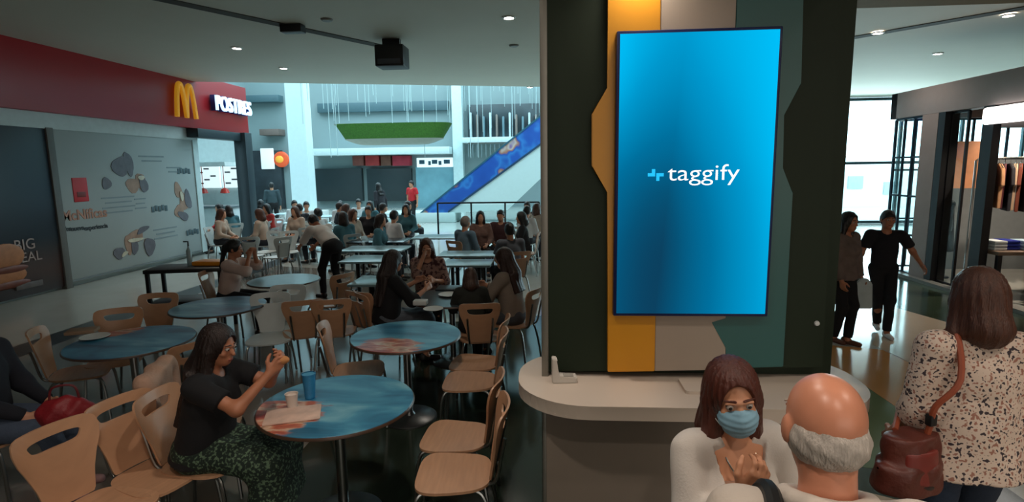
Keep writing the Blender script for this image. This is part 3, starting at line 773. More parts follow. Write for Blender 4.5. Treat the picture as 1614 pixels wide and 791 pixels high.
# green planter hanging over the atrium
pl = thing('hanging_planter', 'long suspended planter with grass green side over the atrium', 'planter', (0, 0, 0))
a = atY(519, 195, 22); b = atY(706, 195, 22); c_ = atY(692, 216, 22)
zt, zb_ = a.z, c_.z; x0, x1 = a.x, b.x
def oval(z, shrink, n=48):
    cx, rx2, ry2 = (x0+x1)/2, (x1-x0)/2-shrink, .75-shrink*.35
    return [(cx+rx2*(abs(math.cos(t))**.6)*(1 if math.cos(t) > 0 else -1), 22.8+ry2*(abs(math.sin(t))**.6)*(1 if math.sin(t) > 0 else -1), z) for t in [2*PI*i/n for i in range(n)]]
mb = MB(); r1 = mb.ring(oval(zt, 0)); r2 = mb.ring(oval(zb_, .38)); mb.bridge(r1, r2); mb.cap(r1); mb.cap(r2, True)
mb.build('grass_side', mat('artificial_grass', (58, 100, 30), .9, var=.3, scale=20, bump=.5, bscale=60), pl)
mb = MB(); r1 = mb.ring(oval(zb_, .34)); r2 = mb.ring(oval(zb_-.16, .75)); r3 = mb.ring(oval(zb_-.22, 1.0)); mb.bridge(r1, r2); mb.bridge(r2, r3); mb.cap(r3, True); mb.cap(r1)
mb.build('underside', mat('beige_shell', (160, 160, 148), .6), pl)
mb = MB(); r1 = mb.ring([(p[0]-1.0, p[1], p[2]) for p in oval(zt+.03, .9)]); r2 = mb.ring([(p[0]-.7, p[1]-.1, p[2]) for p in oval(zb_+.1, 1.2)]); mb.bridge(r1, r2); mb.cap(r1); mb.cap(r2, True)
mb.build('beige_end_shell', mat('beige_shell', (160, 160, 148), .6), pl)
# strands hanging from the atrium roof
sm_ = mat('strand_white', (176, 196, 198), .4)
base = None
for i in range(90):
    x = rng.uniform(-9.2, .2); y = rng.uniform(18.5, 26.5); L = rng.choice([5.0, 5.8, 6.6, 7.8], p=[.3, .35, .25, .1])
    if i == 0:
        mb = MB(); mb.tube([(0, 0, 0), (0, 0, -1.0)], .012, 5, 1)
        base = tag(mb.build('hanging_strand', sm_), 'thin white strand hanging straight down in the atrium', 'decoration', 'white strands hanging in the atrium')
        o = base
    else:
        o = base.copy(); COL.objects.link(o)
    o.location = (x, y, 10.4); o.scale = (1, 1, L)
struct('trim_5', (-5, 18.8, 10.45), (18, .2, .2), M_WHITE); struct('trim_6', (-5, 22.4, 10.45), (18, 8.4, .06), M_WHITE) if False else None
# escalator
es = thing('escalator', 'escalator with blue printed side and white underside rising to the right', 'escalator', (0, 0, 0))
YE = 22.0
e0 = atY(662, 338, YE); e1 = atY(862, 176, YE); f0 = atY(706, 336, YE); f1 = atY(862, 222, YE); g0 = atY(800, 331, YE); g1 = atY(862, 272, YE)
def espan(name, pts, y0, y1, m):
    return MB().prism([(p.x if hasattr(p, 'x') else p[0], p.z if hasattr(p, 'x') else p[1]) for p in pts], 'y', y0, y1).build(name, m, es, smooth=False)
def blueprint(nt, co):
    v = nt.nodes.new('ShaderNodeTexNoise'); v.inputs['Scale'].default_value = 1.2; v.inputs['Detail'].default_value = 2
    nt.links.new(co, v.inputs['Vector']); r = ramp(nt, [(0, (20, 60, 140)), (.40, (34, 84, 168)), (.47, (50, 120, 190)), (.53, (30, 76, 160)), (.57, (160, 110, 90)), (.62, (190, 176, 168)), (.67, (120, 90, 150)), (1, (60, 110, 170))])
    nt.links.new(v.outputs['Fac'], r.inputs[0]); return r.outputs[0]
espan('printed_side', [e0, f0, f1, e1], YE, YE+.08, mat_nodes('blue_printed_vinyl', .35, blueprint))
espan('printed_side', [e0, f0, f1, e1], YE+1.3, YE+1.38, mat_nodes('blue_printed_vinyl', .35, blueprint))
espan('underside', [f0, (g0.x, g0.z), g1, f1], YE+.02, YE+1.36, mat('escalator_white', (196, 214, 214), .5, var=.02))
up_ = Vector((0, 0, .07))
espan('handrail', [e0, e1, e1+up_, e0+up_], YE-.03, YE+.1, mat('handrail_teal', (40, 90, 110), .4))
espan('lower_edge', [f0, f1, f1+up_*1.3, f0+up_*1.3], YE-.02, YE+.02, mat('dark_blue_edge', (34, 64, 92), .4))
MB().box(((e0.x+f0.x)/2-.9, YE+.69, .2), (f0.x-e0.x+2.4, 1.5, .4), None, .02).build('landing', mat('escalator_white', (196, 214, 214), .5), es)
mb = MB(); n = 22
for k in range(n):
    t = k/n; xx = f0.x+(f1.x-f0.x)*t; zz = f0.z+(f1.z-f0.z)*t+.08; mb.box((xx+.15, YE+.69, zz), ((f1.x-f0.x)/n, 1.2, .2))
mb.build('steps', M_CHROME, es, smooth=False)
# railing in front of the escalator
rl = thing('floor_railing', 'low dark railing in front of the escalator foot', 'railing', (0, 0, 0))
a = atY(690, 332, 17.5); b = atY(850, 330, 17.5); hz_ = 1.05
for k in range(4): MB().box((a.x+(b.x-a.x)*k/3, 17.5, hz_/2), (.05, .05, hz_)).build('post', M_BMETAL, rl, smooth=False)
MB().box(((a.x+b.x)/2, 17.5, hz_), (b.x-a.x, .06, .05)).build('handrail', M_BMETAL, rl)
MB().box(((a.x+b.x)/2, 17.5, .55), (b.x-a.x, .012, .85)).build('glass_panel', glass(), rl)

# ---------------------------------------------------------------- clothes shop on the right
SX = 6.6
M_SH = mat('taupe_cladding', (140, 128, 126), .55, var=.04)
M_SHD = mat('black_cladding', (22, 22, 26), .4, var=.1)
sf = thing('shop_fascia', 'long grey-brown fascia of the clothes shop on the right', 'shop front', (SX, 0, 0))
MB().box((.15, 4.5, 3.18), (.30, 14.3, .48), None, .01).build('band', M_SH, sf)
MB().box((2.0, 11.55, 3.18), (4.0, .2, .48), None, .01).build('end_band', M_SH, sf)
MB().box((.16, 7.1, 2.77), (.28, 3.6, .36), None, .01).build('lower_band', mat('brown_cladding', (74, 62, 60), .5), sf)
sg = thing('lit_shop_sign', 'rounded glowing white sign box on the clothes shop fascia', 'sign', (SX-.06, 8.3, 2.78))
MB().box((0, 0, 0), (.10, 1.66, .25), None, .045, 4).build('sign_box', mat('sign_glow', (255, 250, 244), .4, emit=3.0, var=0), sg)
struct('wall_shop_pillar', (SX+.14, 10.46, 1.47), (.28, .42, 2.94), M_SH)
struct('wall_shop_frame', (SX+.12, 10.16, 1.47), (.24, .16, 2.94), M_SHD)
struct('wall_shop_column', (SX+.06, 9.13, 1.47), (.12, .22, 2.94), M_SHD)
struct('wall_shop_near', (SX+.14, 3.0, 1.47), (.28, 7.0, 2.94), M_SH)
struct('wall_shop_rear', (12.6, 7.6, 1.6), (.2, 8.2, 3.2), mat('shop_wall', (120, 110, 104), .8))
struct('ceiling_shop', (9.7, 7.6, 3.36), (6.0, 8.0, .1), mat('shop_ceiling', (60, 60, 62), .8))
struct('wall_shop_end', (11.0, 11.6, 1.47), (3.4, .15, 2.94), M_SH)
struct('trim_7', (SX-.05, 6.5, .03), (.16, 10.2, .06), mat('pale_kerb', (120, 120, 116), .4))
# windows of the shop
def win(n, x0, y0, x1, y1, z0, z1, nx, nz, m):
    root = tag(bpy.data.objects.new('window_%d' % n, None), kind='structure'); COL.objects.link(root)
    d = Vector((x1-x0, y1-y0, 0)); L = d.length; a = math.atan2(d.y, d.x); c = Vector(((x0+x1)/2, (y0+y1)/2, (z0+z1)/2)); Rm = Matrix.Rotation(a, 3, 'Z')
    mb = MB()
    for k in range(nx+1):
        p_ = Vector((x0, y0, 0))+d*k/nx; mb.box((p_.x, p_.y, c.z), (.035, .04, z1-z0), Rm)
    for k in range(nz+1): mb.box((c.x, c.y, z0+(z1-z0)*k/nz), (L, .04, .035), Rm)
    mb.build('frame', m, root, smooth=False)
    MB().box(c, (L, .01, z1-z0), Rm).build('pane', glass(), root, smooth=False)
win(2, SX+.05, 11.5, SX+.05, 10.67, .06, 2.92, 3, 4, mat('blue_black_frame', (30, 52, 70), .4, .3))
win(3, SX+.1, 11.6, 7.45, 11.6, .06, 2.92, 2, 3, mat('blue_black_frame', (30, 52, 70), .4, .3))
win(5, 7.5, 11.6, 9.4, 11.6, 2.15, 2.92, 3, 1, mat('blue_black_frame', (30, 52, 70), .4, .3))
struct('wall_shop_end_low', (8.45, 11.6, 1.07), (1.95, .15, 2.14), mat('grey_blue_wall', (128, 136, 140), .7))
win(4, SX+.12, 10.08, SX+.12, 9.7, .06, 2.92, 1, 1, M_SHD)
for i, (x, y, pw) in enumerate([(7.7, 8.9, 260), (8.6, 10.4, 150)]):  # the first lamp is added to brighten the hanging clothes
    o = thing('shop_spotlight', 'small warm light added inside the shop to brighten the clothes', 'ceiling light', (x, y, 3.3), 0, 'lights inside the clothes shop')
    if i: o['label'] = 'warm ceiling light further back inside the clothes shop'
    MB().lathe([(.06, 0), (.07, -.02), (.07, -.1), (.05, -.12)], 16, capt=False).build('can', M_BLACK, o)
    MB().lathe([(0.001, -.121), (.05, -.121)], 16, capb=False, capt=False).build('lens', M_LAMP, o)
    d = bpy.data.lights.new('bulb', 'SPOT'); d.energy = pw; d.color = (1, .8, .62); d.spot_size = R(130); d.shadow_soft_size = .06; d.spot_blend = .5
    l = bpy.data.objects.new('bulb', d); COL.objects.link(l); l.parent = o; l.location = (0, 0, -.14)
# hanging clothes
rk = thing('clothes_rail', 'steel rail carrying hanging clothes at the right picture edge', 'clothes rail', (7.75, 9.85, 0))
RK = (0.35, -1)  # runs toward the camera
mb = MB(); mb.tube([(-.75, 0, .02), (-.75, 0, 2.12), (-.70, 0, 2.16), (.70, 0, 2.16), (.75, 0, 2.12), (.75, 0, .02)], .018, 8, 1)
mb.build('frame', M_CHROME, rk)
gcols = [(214, 150, 110), (170, 80, 70), (60, 40, 44), (196, 150, 110), (90, 40, 50), (40, 40, 48), (200, 170, 140), (120, 60, 44), (30, 30, 36), (170, 90, 60), (70, 70, 80), (180, 60, 60), (50, 34, 34), (200, 130, 96), (44, 44, 60), (160, 120, 100)]
gw = ['tan', 'brick red', 'dark plum', 'sand', 'wine', 'charcoal', 'cream', 'rust', 'black', 'copper', 'slate', 'scarlet', 'chocolate', 'peach', 'navy', 'beige']
for i, c in enumerate(gcols):
    t = (i+.5)/16; x = 7.75-.68+1.36*t; y = 9.85
    g = thing('hanging_garment', gw[i]+' top on a hanger, hanging on the steel rail', 'garment', (x, y, 2.14), R(62)+rng.uniform(-.2, .2), 'clothes on the steel rail')
    hgt = .75+.25*rng.rand()
    pts = [(-.06, -.07), (-.22, -.15), (-.28, -.42), (-.21, -.45), (-.18, -.28), (-.19, -hgt), (.19, -hgt), (.18, -.28), (.21, -.45), (.28, -.42), (.22, -.15), (.06, -.07)]
    MB().prism(pts, 'y', -.025, .025, .008).build('cloth', mat('cloth_'+gw[i].replace(' ', '_'), c, .85, var=.12), g)
    MB().tube([(-.2, 0, -.14), (0, 0, -.06), (.2, 0, -.14)], .008, 6, 2).tube([(0, 0, -.06), (0, 0, -.01), (.02, 0, .03), (0, 0, .045)], .004, 6, 2).build('hanger', M_CHROME, g)
tag(MB().box((7.55, 10.9, 2.05), (.62, .05, .85), None, .01).build('peach_poster', mat('peach_print', (226, 160, 116), .6, var=.1, emit=.12)), 'large peach coloured poster standing inside the clothes shop', 'poster')
ds = thing('display_table', 'dark display table holding folded clothes inside the shop', 'table', (7.3, 9.15, 0))
MB().box((0, 0, .72), (1.1, .6, .06), None, .01).build('table_top', mat('shop_oak', (120, 100, 84), .5), ds)
for sx_ in (-1, 1):
    for sy_ in (-1, 1): MB().box((sx_*.5, sy_*.25, .345), (.06, .06, .69)).build('leg', M_SHD, ds)
fcol = [('white', (214, 226, 232)), ('royal blue', (24, 44, 150)), ('white and blue', (180, 210, 230)), ('black', (26, 26, 34)), ('pale aqua', (150, 200, 216))]
for i, (n_, c) in enumerate(fcol):
    for k in range(3):
        tag(MB().box((6.87+.215*i, 9.12+.04*(i % 2), .775+k*.05), (.19, .30, .045), None, .012).build('folded_garment', mat('fold_'+n_.replace(' ', '_'), c, .8)), n_+[' folded garment at the bottom of its pile on the display table', ' folded garment in the middle of its pile on the display table', ' folded garment on top of its pile on the display table'][k], 'garment', 'folded clothes on the display table')
# leafy plant in the shop
pt_ = thing('potted_plant', 'bushy dark green plant in a pot inside the clothes shop', 'plant', (7.55, 8.55, 0))
MB().lathe([(.12, 0), (.17, .02), (.2, .35), (.18, .36), (.16, .3)], 20).build('pot', mat('grey_pot', (90, 84, 80), .7), pt_)
mb = MB()
for k in range(150):
    a = rng.uniform(0, 2*PI); rr = rng.uniform(.0, .36); z = rng.uniform(.5, 1.45); c = Vector((rr*math.cos(a), rr*math.sin(a), z)); d = Vector((math.cos(a+rng.uniform(-1, 1)), math.sin(a+rng.uniform(-1, 1)), rng.uniform(-.4, .7))).normalized()*.12; sdv = d.cross(Vector((0, 0, 1))).normalized()*.03
    v = [mb.bm.verts.new(q_) for q_ in (c, c+d*.5+sdv, c+d, c+d*.5-sdv)]; mb.bm.faces.new(v)
mb.build('leaves', mat('dark_leaf', (44, 62, 40), .6, var=.25), pt_, smooth=False)
MB().tube([(0, 0, .3), (.02, 0, .8), (0, .02, 1.2)], .02, 8, 3).build('stem', mat('bark', (70, 54, 40), .8), pt_)
struct('wall_shop_partition', (7.05, 7.98, 1.0), (.5, .25, 2.0), mat('tan_partition', (128, 112, 100), .6))
# mannequins behind the shop window
def mannequin(x, y, m, label):
    o = thing('mannequin', label, 'mannequin', (x, y, 0), R(90), 'mannequins behind the shop window')
    pr_ = [el((0, 0, 1.25), (.16, .10, .22)), el((0, 0, 1.0), (.14, .10, .16)), rc((0, 0, 1.4), (0, 0, 1.55), .05, .05), el((0, 0, 1.66), (.075, .09, .11)), rc((.17, 0, 1.38), (.22, .02, .9), .045, .03), rc((-.17, 0, 1.38), (-.22, .02, .9), .045, .03)]
    iso_obj('torso', union(pr_, .04), *bounds(pr_, .03), .02, mat('mannequin_grey', (90, 96, 100), .4), o)
    dr = [ec((0, 0, 1.3), (0, 0, .5), .17, .24, .7, (1, 0, 0)), rc((-.15, 0, 1.36), (.15, 0, 1.36), .07, .07)]
    iso_obj('dress', union(dr, .05), *bounds(dr, .03), .02, m, o)
    MB().lathe([(.16, 0), (.16, .02), (.02, .03), (.02, .6)], 16).build('stand', M_BMETAL, o)
mannequin(7.2, 11.2, mat('cloth_silver', (120, 150, 160), .7), 'grey dressed mannequin nearest the window corner of the shop')
mannequin(7.15, 10.7, mat('cloth_charcoal', (40, 40, 48), .8), 'black dressed mannequin beside the taupe pillar of the shop')
# ================================================================ THE GREEN PILLAR WITH THE SCREEN
KY = 2.74
M_DG = mat('dark_green_laminate', (30, 42, 28), .6, var=.06, scale=3, spec=.25)
M_YE = mat('ochre_yellow_laminate', (208, 142, 22), .4, var=.03, scale=3)
M_TE = mat('teal_laminate', (40, 92, 90), .4, var=.03, scale=3)
M_BE = mat('beige_laminate', (160, 146, 132), .45, var=.03, scale=3)
kp = thing('kiosk_pillar', 'square pillar clad in dark green, ochre, beige and teal boards', 'pillar', (0, 0, 0))
MB().box((.675, 3.45, 2.175), (1.45, 1.30, 4.35)).build('core', M_DG, kp, smooth=False)
def brd(pts, y0, y1, m, name='facing_board'):
    P = [atY(px, py, KY) for px, py in pts]
    return MB().prism([(p.x, p.z) for p in P], 'y', y0, y1, .003).build(name, m, kp)
brd([(861, -60), (1329, -60), (1297, 579), (861, 586)], KY, 2.80, M_DG, 'green_board')
brd([(957, -60), (957, 140), (932, 180), (932, 262), (957, 302), (957, 583), (1030, 582), (1041, -60)], KY-.03, KY, M_YE, 'ochre_board')
brd([(1041, -60), (1160, -60), (1142, 500), (1118, 505), (1142, 545), (1141, 580), (1030, 582)], KY-.026, KY, M_BE, 'beige_board')
brd([(1160, -60), (1264, -60), (1259, 133), (1231, 182), (1229, 265), (1246, 303), (1231, 575), (1141, 578), (1142, 545), (1118, 505), (1142, 500)], KY-.028, KY, M_TE, 'teal_board')
pt1 = atY(848, 0, KY); pt2 = atY(861, 0, KY)
MB().box(((pt1.x+pt2.x)/2+.005, KY+.03, 2.175), (.035, .09, 4.35), None, .004).build('steel_edge', mat('grey_edge_metal', (128, 126, 118), .4, .5), kp)
# counter round the foot of the pillar
kc = thing('kiosk_counter', 'cream rounded counter wrapped round the foot of the pillar', 'counter', (0, 0, 0))
def rrect(x0, x1, y0, y1, r, n=10):
    out = []
    for cx, cy, a0 in ((x1-r, y1-r, 0), (x0+r, y1-r, 90), (x0+r, y0+r, 180), (x1-r, y0+r, 270)):
        for k in range(n+1): a = R(a0+90*k/n); out.append((cx+r*math.cos(a), cy+r*math.sin(a)))
    return out
MB().prism(rrect(-.17, 1.50, 2.37, 3.12, .34), 'z', .985, 1.05, .012).build('counter_top', M_CREAM, kc)
MB().box((.70, 2.72, .50), (1.46, .30, .985), None, .006).build('base_front', mat('taupe_base', (138, 126, 114), .5, var=.03), kc)
MB().box((-.035, 2.60, .50), (.022, .05, .985), None, .003).build('corner_trim', mat('grey_edge_metal', (128, 126, 118), .4, .5), kc)
MB().box((.70, 2.585, .05), (1.46, .02, .1)).build('kickboard', mat('dark_kick', (60, 56, 52), .5), kc)
q = atY(1075, 590, 2.6)
MB().prism(rrect(.62, .86, 2.52, 2.69, .02), 'z', 1.05, 1.066, .003).build('raised_ledge', M_CREAM, kc)
# small white dispenser
dp = thing('tape_dispenser', 'small white plastic holder lying on the left end of the counter', 'holder', (.03, 2.66, 1.05), R(5))
MB().prism([(-.03, 0), (.09, 0), (.092, .03), (.0, .034), (-.005, .12), (-.03, .125)], 'y', -.03, .03, .004).build('bracket', mat('white_plastic', (198, 192, 184), .5), dp)
MB().box((.05, 0, .033), (.05, .04, .008), None, .002).build('pad', mat('grey_pad', (150, 146, 138), .6), dp)
# the screen
A_ = atY(975, 50, 2.68); B_ = atY(1229, 52, 2.68); C2 = atY(1203, 491, 2.68); D_ = atY(973, 495, 2.68)
sx0, sx1, sz0, sz1 = (A_.x+D_.x)/2, (B_.x+C2.x)/2, (C2.z+D_.z)/2, (A_.z+B_.z)/2
tvx, tvz = (sx0+sx1)/2, (sz0+sz1)/2; tw, th = sx1-sx0, sz1-sz0
tv = thing('advertising_screen', 'tall lit blue portrait screen mounted on the pillar', 'screen', (tvx, 2.68, tvz))
def screenmat():
    m = bpy.data.materials.new('screen_picture'); m.use_nodes = True; nt = m.node_tree; N = nt.nodes; L = nt.links
    b = N['Principled BSDF']; b.inputs['Base Color'].default_value = (0, 0, 0, 1); b.inputs['Roughness'].default_value = .3; b.inputs['Specular IOR Level'].default_value = 0.0
    tc = N.new('ShaderNodeTexCoord'); sp = N.new('ShaderNodeSeparateXYZ'); L.new(tc.outputs['Object'], sp.inputs[0])
    def M(op, a, b_=None, c=None, clamp=False):
        n = N.new('ShaderNodeMath'); n.operation = op; n.use_clamp = clamp
        for i, v in enumerate((a, b_, c)):
            if v is None: continue
            if isinstance(v, (int, float)): n.inputs[i].default_value = v
            else: L.new(v, n.inputs[i])
        return n.outputs[0]
    x = M('MULTIPLY_ADD', sp.outputs['X'], 1/tw, .5); v = M('MULTIPLY_ADD', sp.outputs['Z'], -1/th, .5)  # 0..1, v downwards
    def curve(inp, stops):
        c = N.new('ShaderNodeValToRGB'); e = c.color_ramp.elements
        while len(e) > 1: e.remove(e[-1])
        c.color_ramp.interpolation = 'B_SPLINE'
        e[0].position = stops[0][0]; e[0].color = (stops[0][1],)*3+(1,)
        for p_, q_ in stops[1:]: k = e.new(p_); k.color = (q_,)*3+(1,)
        L.new(inp, c.inputs[0]); sx = N.new('ShaderNodeSeparateColor'); L.new(c.outputs[0], sx.inputs[0]); return sx.outputs[0]
    b0 = curve(v, [(0, .74), (.2, .56), (.4, .34), (.55, .14), (.75, 0), (1, .02)])
    lv = curve(v, [(0, 1.0), (.2, .86), (.4, .5), (.55, .33), (.75, .18), (1, .14)])
    rv = curve(v, [(0, .98), (.2, .98), (.4, .93), (.55, .87), (.75, .80), (1, .76)])
    xc = M('MULTIPLY_ADD', v, -.16, .42)
    tr = M('DIVIDE', M('SUBTRACT', x, xc), M('SUBTRACT', 1.0, xc), clamp=True); tr = M('POWER', tr, .95)
    tl_ = M('DIVIDE', M('SUBTRACT', xc, x), xc, clamp=True); tl_ = M('POWER', tl_, 1.8)
    f = M('ADD', b0, M('ADD', M('MULTIPLY', tr, M('SUBTRACT', rv, b0)), M('MULTIPLY', tl_, M('SUBTRACT', lv, b0))))
    r = ramp(nt, [(0, (12, 62, 92)), (.15, (6, 82, 118)), (.4, (0, 112, 158)), (.7, (0, 152, 206)), (1.0, (0, 194, 252))]); L.new(f, r.inputs[0])
    L.new(r.outputs[0], b.inputs['Emission Color']); b.inputs['Emission Strength'].default_value = 1.0
    return m
MB().box((0, .02, 0), (tw+.03, .06, th+.03), None, .006).build('bezel', mat('navy_bezel', (16, 30, 78), .35), tv)
MB().box((0, -.012, 0), (tw, .004, th)).build('display', screenmat(), tv, smooth=False)
M_LOGOW = mat('screen_white', (255, 255, 255), .5, emit=1.0, var=0); M_LOGOB = mat('screen_cyan', (0, 176, 232), .5, emit=1.0, var=0)
def spt(px, py): p = atY(px, py, 2.665); return p.x-tvx, p.z-tvz
a = spt(1052, 285); b = spt(1165, 285)
t = text_obj('wordmark', 'taggify', .1, M_LOGOW, tv, (0, -.0155, 0), (R(90), 0, 0), .0006, align='LEFT', offset=-.0006)
wdt = max(v.co.x for v in t.data.vertices)-min(v.co.x for v in t.data.vertices); k_ = (b[0]-a[0])/wdt
mnx = min(v.co.x for v in t.data.vertices); ys = sorted(v.co.y for v in t.data.vertices)
zz0 = spt(1100, 292)[1]; zz1 = spt(1130, 259)[1]; ky = (zz1-zz0)/(ys[-1]-ys[0])
t.scale = (k_, ky, 1); t.location = (a[0]-mnx*k_, -.0155, zz0-ys[0]*ky)
mb = MB()
def pxbox(x0, y0, x1, y1):
    a, b = spt(x0, y0), spt(x1, y1); mb.box(((a[0]+b[0])/2, -.0155, (a[1]+b[1])/2), (abs(b[0]-a[0]), .0012, abs(a[1]-b[1])))
pxbox(1027.5, 266.5, 1032.5, 278); pxbox(1021, 273, 1027.5, 278); pxbox(1034.5, 273, 1046, 278); pxbox(1034.5, 278, 1039.2, 285)
mb.build('logo_mark', M_LOGOB, tv, smooth=False)
# canopy with a small lamp above the ochre board
cn = thing('kiosk_canopy', 'shallow canopy with a lamp over the pillar face', 'canopy', (0, 0, 0))
MB().box((.68, 2.5, 3.2), (1.6, .62, .2), None, .01).build('box', M_CREAM, cn)
lp_ = downlight((.40, 2.63, 3.10), 'small warm lamp under the pillar canopy, glowing on the ochre board', 4.0, 140, rad=.05)
sr = atY(1290, 511, KY-.02); tag(MB().lathe([(.001, 0), (.013, 0), (.011, .008), (.001, .01)], 16).build('wall_button', M_WHITE), 'tiny round white button on the right green board', 'button'); bpy.data.objects['wall_button'].location = (sr.x, KY-.002, sr.z); bpy.data.objects['wall_button'].rotation_euler = (R(90), 0, 0)

# ================================================================ FURNITURE
def outline_interp(n, f): return [f(i/n) for i in range(n)]
def chair_proto(mw=M_WOOD, name='cafe_chair'):
    root = thing(name, 'bentwood chair', 'chair', (0, 0, 0), 0, 'plywood chairs around the round tables')
    # seat : rounded trapezoid, dished, front edge rolled down
    mb = MB(); n = 40; th = .015
    def so(t, k):
        a = 2*PI*t; c, s_ = math.cos(a), math.sin(a); e = .55
        x = (abs(c)**e)*(1 if c > 0 else -1); y = (abs(s_)**e)*(1 if s_ > 0 else -1)
        w_ = .205+.022*y; X = x*w_*k; Y = y*.205*k
        Z = .452-.014*(1-min(1, (x*x*.6+y*y*.6)*k*k))-.03*max(0, y*k-.6)**1.5
        return X, Y, Z
    tops = [mb.ring([so(i/n, k) for i in range(n)]) for k in (1, .985, .85, .65, .4, .15)]
    low = [mb.ring([(lambda q: (q[0], q[1], q[2]-th))(so(i/n, k)) for i in range(n)]) for k in (1, .985, .7, .15)]
    for a, b in zip(tops, tops[1:]): mb.bridge(a, b)
    mb.cap(tops[-1]); 
    for a, b in zip(low, low[1:]): mb.bridge(a, b)
    mb.cap(low[-1]); mb.bridge(tops[0], low[0])
    mb.build('seat', mw, root, angle=60)
    # backrest with hand slot
    mb = MB(); n = 64
    def width(v):
        return np.interp(v, [0, .12, .3, .5, .68, .82, .93, 1.0], [.118, .122, .135, .160, .188, .200, .195, .165])
    H = .40
    def outer(t):   # start top centre, clockwise
        per = [(0, 1.0), (.10, 1.0), (.165, .992), (.19, .955), (.200, .86), (.198, .80), (.188, .68), (.160, .5), (.135, .3), (.122, .12), (.115, .02), (.10, -.0), (0, -.0)]
        L = [0]
        for a, b in zip(per, per[1:]): L.append(L[-1]+math.hypot(b[0]-a[0], (b[1]-a[1])*H))
        u = (t if t <= .5 else 1-t)*2*L[-1]
        x = float(np.interp(u, L, [p[0] for p in per])); v = float(np.interp(u, L, [p[1] for p in per]))
        return (x if t <= .5 else -x), v*H
    def slot(t):
        a = PI/2-2*PI*t; c, s_ = math.cos(a), math.sin(a); e = .5
        x = (abs(c)**e)*(1 if c > 0 else -1)*.118; z = (abs(s_)**e)*(1 if s_ > 0 else -1)*.030
        return x*(1+.12*z/.03), .79*H+z
    def place(x, z, off):
        y = -.195-.02-z*.20-.10*(z/H)**2*.15+x*x*1.15+off
        return (x, y, .452+z)
    rings = {}
    for off in (-.006, .006):
        rg = []
        for k in range(9):
            u = k/8.0
            rg.append(mb.ring([place(*(lambda s_, o_: (s_[0]*(1-u)+o_[0]*u, s_[1]*(1-u)+o_[1]*u))(slot(i/n), outer(i/n)), off) for i in range(n)]))
        for a, b in zip(rg, rg[1:]): mb.bridge(a, b)
        rings[off] = rg
    mb.bridge(rings[-.006][0], rings[.006][0]); mb.bridge(rings[-.006][-1], rings[.006][-1])
    mb.build('backrest', mw, root, angle=50)
    # tubular frame
    for q in (1, -1):
        MB().tube([(q*.15, .02, .427), (q*.165, .14, .425), (q*.185, .185, .38), (q*.20, .205, .2), (q*.215, .22, .008)], .0115, 8, 4).build('leg', M_CHROME, root)
        MB().tube([(q*.15, -.02, .427), (q*.155, -.13, .425), (q*.17, -.18, .37), (q*.19, -.215, .2), (q*.205, -.24, .008)], .0115, 8, 4).build('leg', M_CHROME, root)
    mb = MB()
    for q in (1, -1): mb.tube([(q*.10, .0, .428), (q*.10, -.17, .428), (q*.105, -.235, .46), (q*.115, -.265, .60), (q*.12, -.285, .70)], .010, 8, 3)
    mb.tube([(-.15, .05, .427), (.15, .05, .427)], .010, 8, 1); mb.tube([(-.15, -.08, .427), (.15, -.08, .427)], .010, 8, 1)
    mb.build('back_frame', M_CHROME, root)
    return root
proto = chair_proto(); used = [False]
wchair = chair_proto(mat('white_moulded_seat', (196, 204, 204), .4), 'white_chair'); wchair['category'] = 'chair'; wused = [False]
def chair(loc, yaw, label, proto_=None, group='plywood chairs around the round tables', st=used):
    pr_ = proto_ or proto
    if not st[0]:
        st[0] = True; pr_.location = loc; pr_.rotation_euler = (0, 0, yaw); pr_['label'] = label; pr_['group'] = group; return pr_
    return dup(pr_, loc, yaw, label, group)
def xy(v, z=0): return (v.x, v.y, z)

# round tables with a sea-blue printed top
def table_top_mat(name, seed, patch):
    def f(nt, co):
        N = nt.nodes; L = nt.links
        n1 = N.new('ShaderNodeTexNoise'); n1.inputs['Scale'].default_value = 3.2; n1.inputs['Detail'].default_value = 5; n1.inputs['Distortion'].default_value = .6
        mp = N.new('ShaderNodeMapping'); mp.inputs['Location'].default_value = (seed, seed*2, 0); mp.inputs['Scale'].default_value = (.6, 1.6, 1); L.new(co, mp.inputs[0]); L.new(mp.outputs[0], n1.inputs['Vector'])
        r1 = ramp(nt, [(.3, (26, 78, 108)), (.45, (48, 118, 152)), (.55, (70, 142, 172)), (.68, (120, 176, 192))]); L.new(n1.outputs['Fac'], r1.inputs[0])
        n2 = N.new('ShaderNodeTexNoise'); n2.inputs['Scale'].default_value = 9; n2.inputs['Detail'].default_value = 4; L.new(mp.outputs[0], n2.inputs['Vector'])
        r2 = ramp(nt, [(.35, (150, 60, 50)), (.48, (190, 110, 84)), (.55, (206, 176, 150)), (.65, (140, 84, 60))]); L.new(n2.outputs['Fac'], r2.inputs[0])
        ds_ = N.new('ShaderNodeVectorMath'); ds_.operation = 'DISTANCE'; L.new(co, ds_.inputs[0]); ds_.inputs[1].default_value = patch
        ad = N.new('ShaderNodeMath'); ad.operation = 'MULTIPLY_ADD'; L.new(n2.outputs['Fac'], ad.inputs[0]); ad.inputs[1].default_value = .30; L.new(ds_.outputs['Value'], ad.inputs[2])
        r3 = N.new('ShaderNodeMapRange'); r3.inputs['From Min'].default_value = .37; r3.inputs['From Max'].default_value = .41; L.new(ad.outputs[0], r3.inputs['Value'])
        mx = N.new('ShaderNodeMix'); mx.data_type = 'RGBA'; L.new(r3.outputs['Result'], mx.inputs['Factor']); L.new(r2.outputs[0], mx.inputs['A']); L.new(r1.outputs[0], mx.inputs['B'])
        return mx.outputs['Result']
    return mat_nodes(name, .30, f)
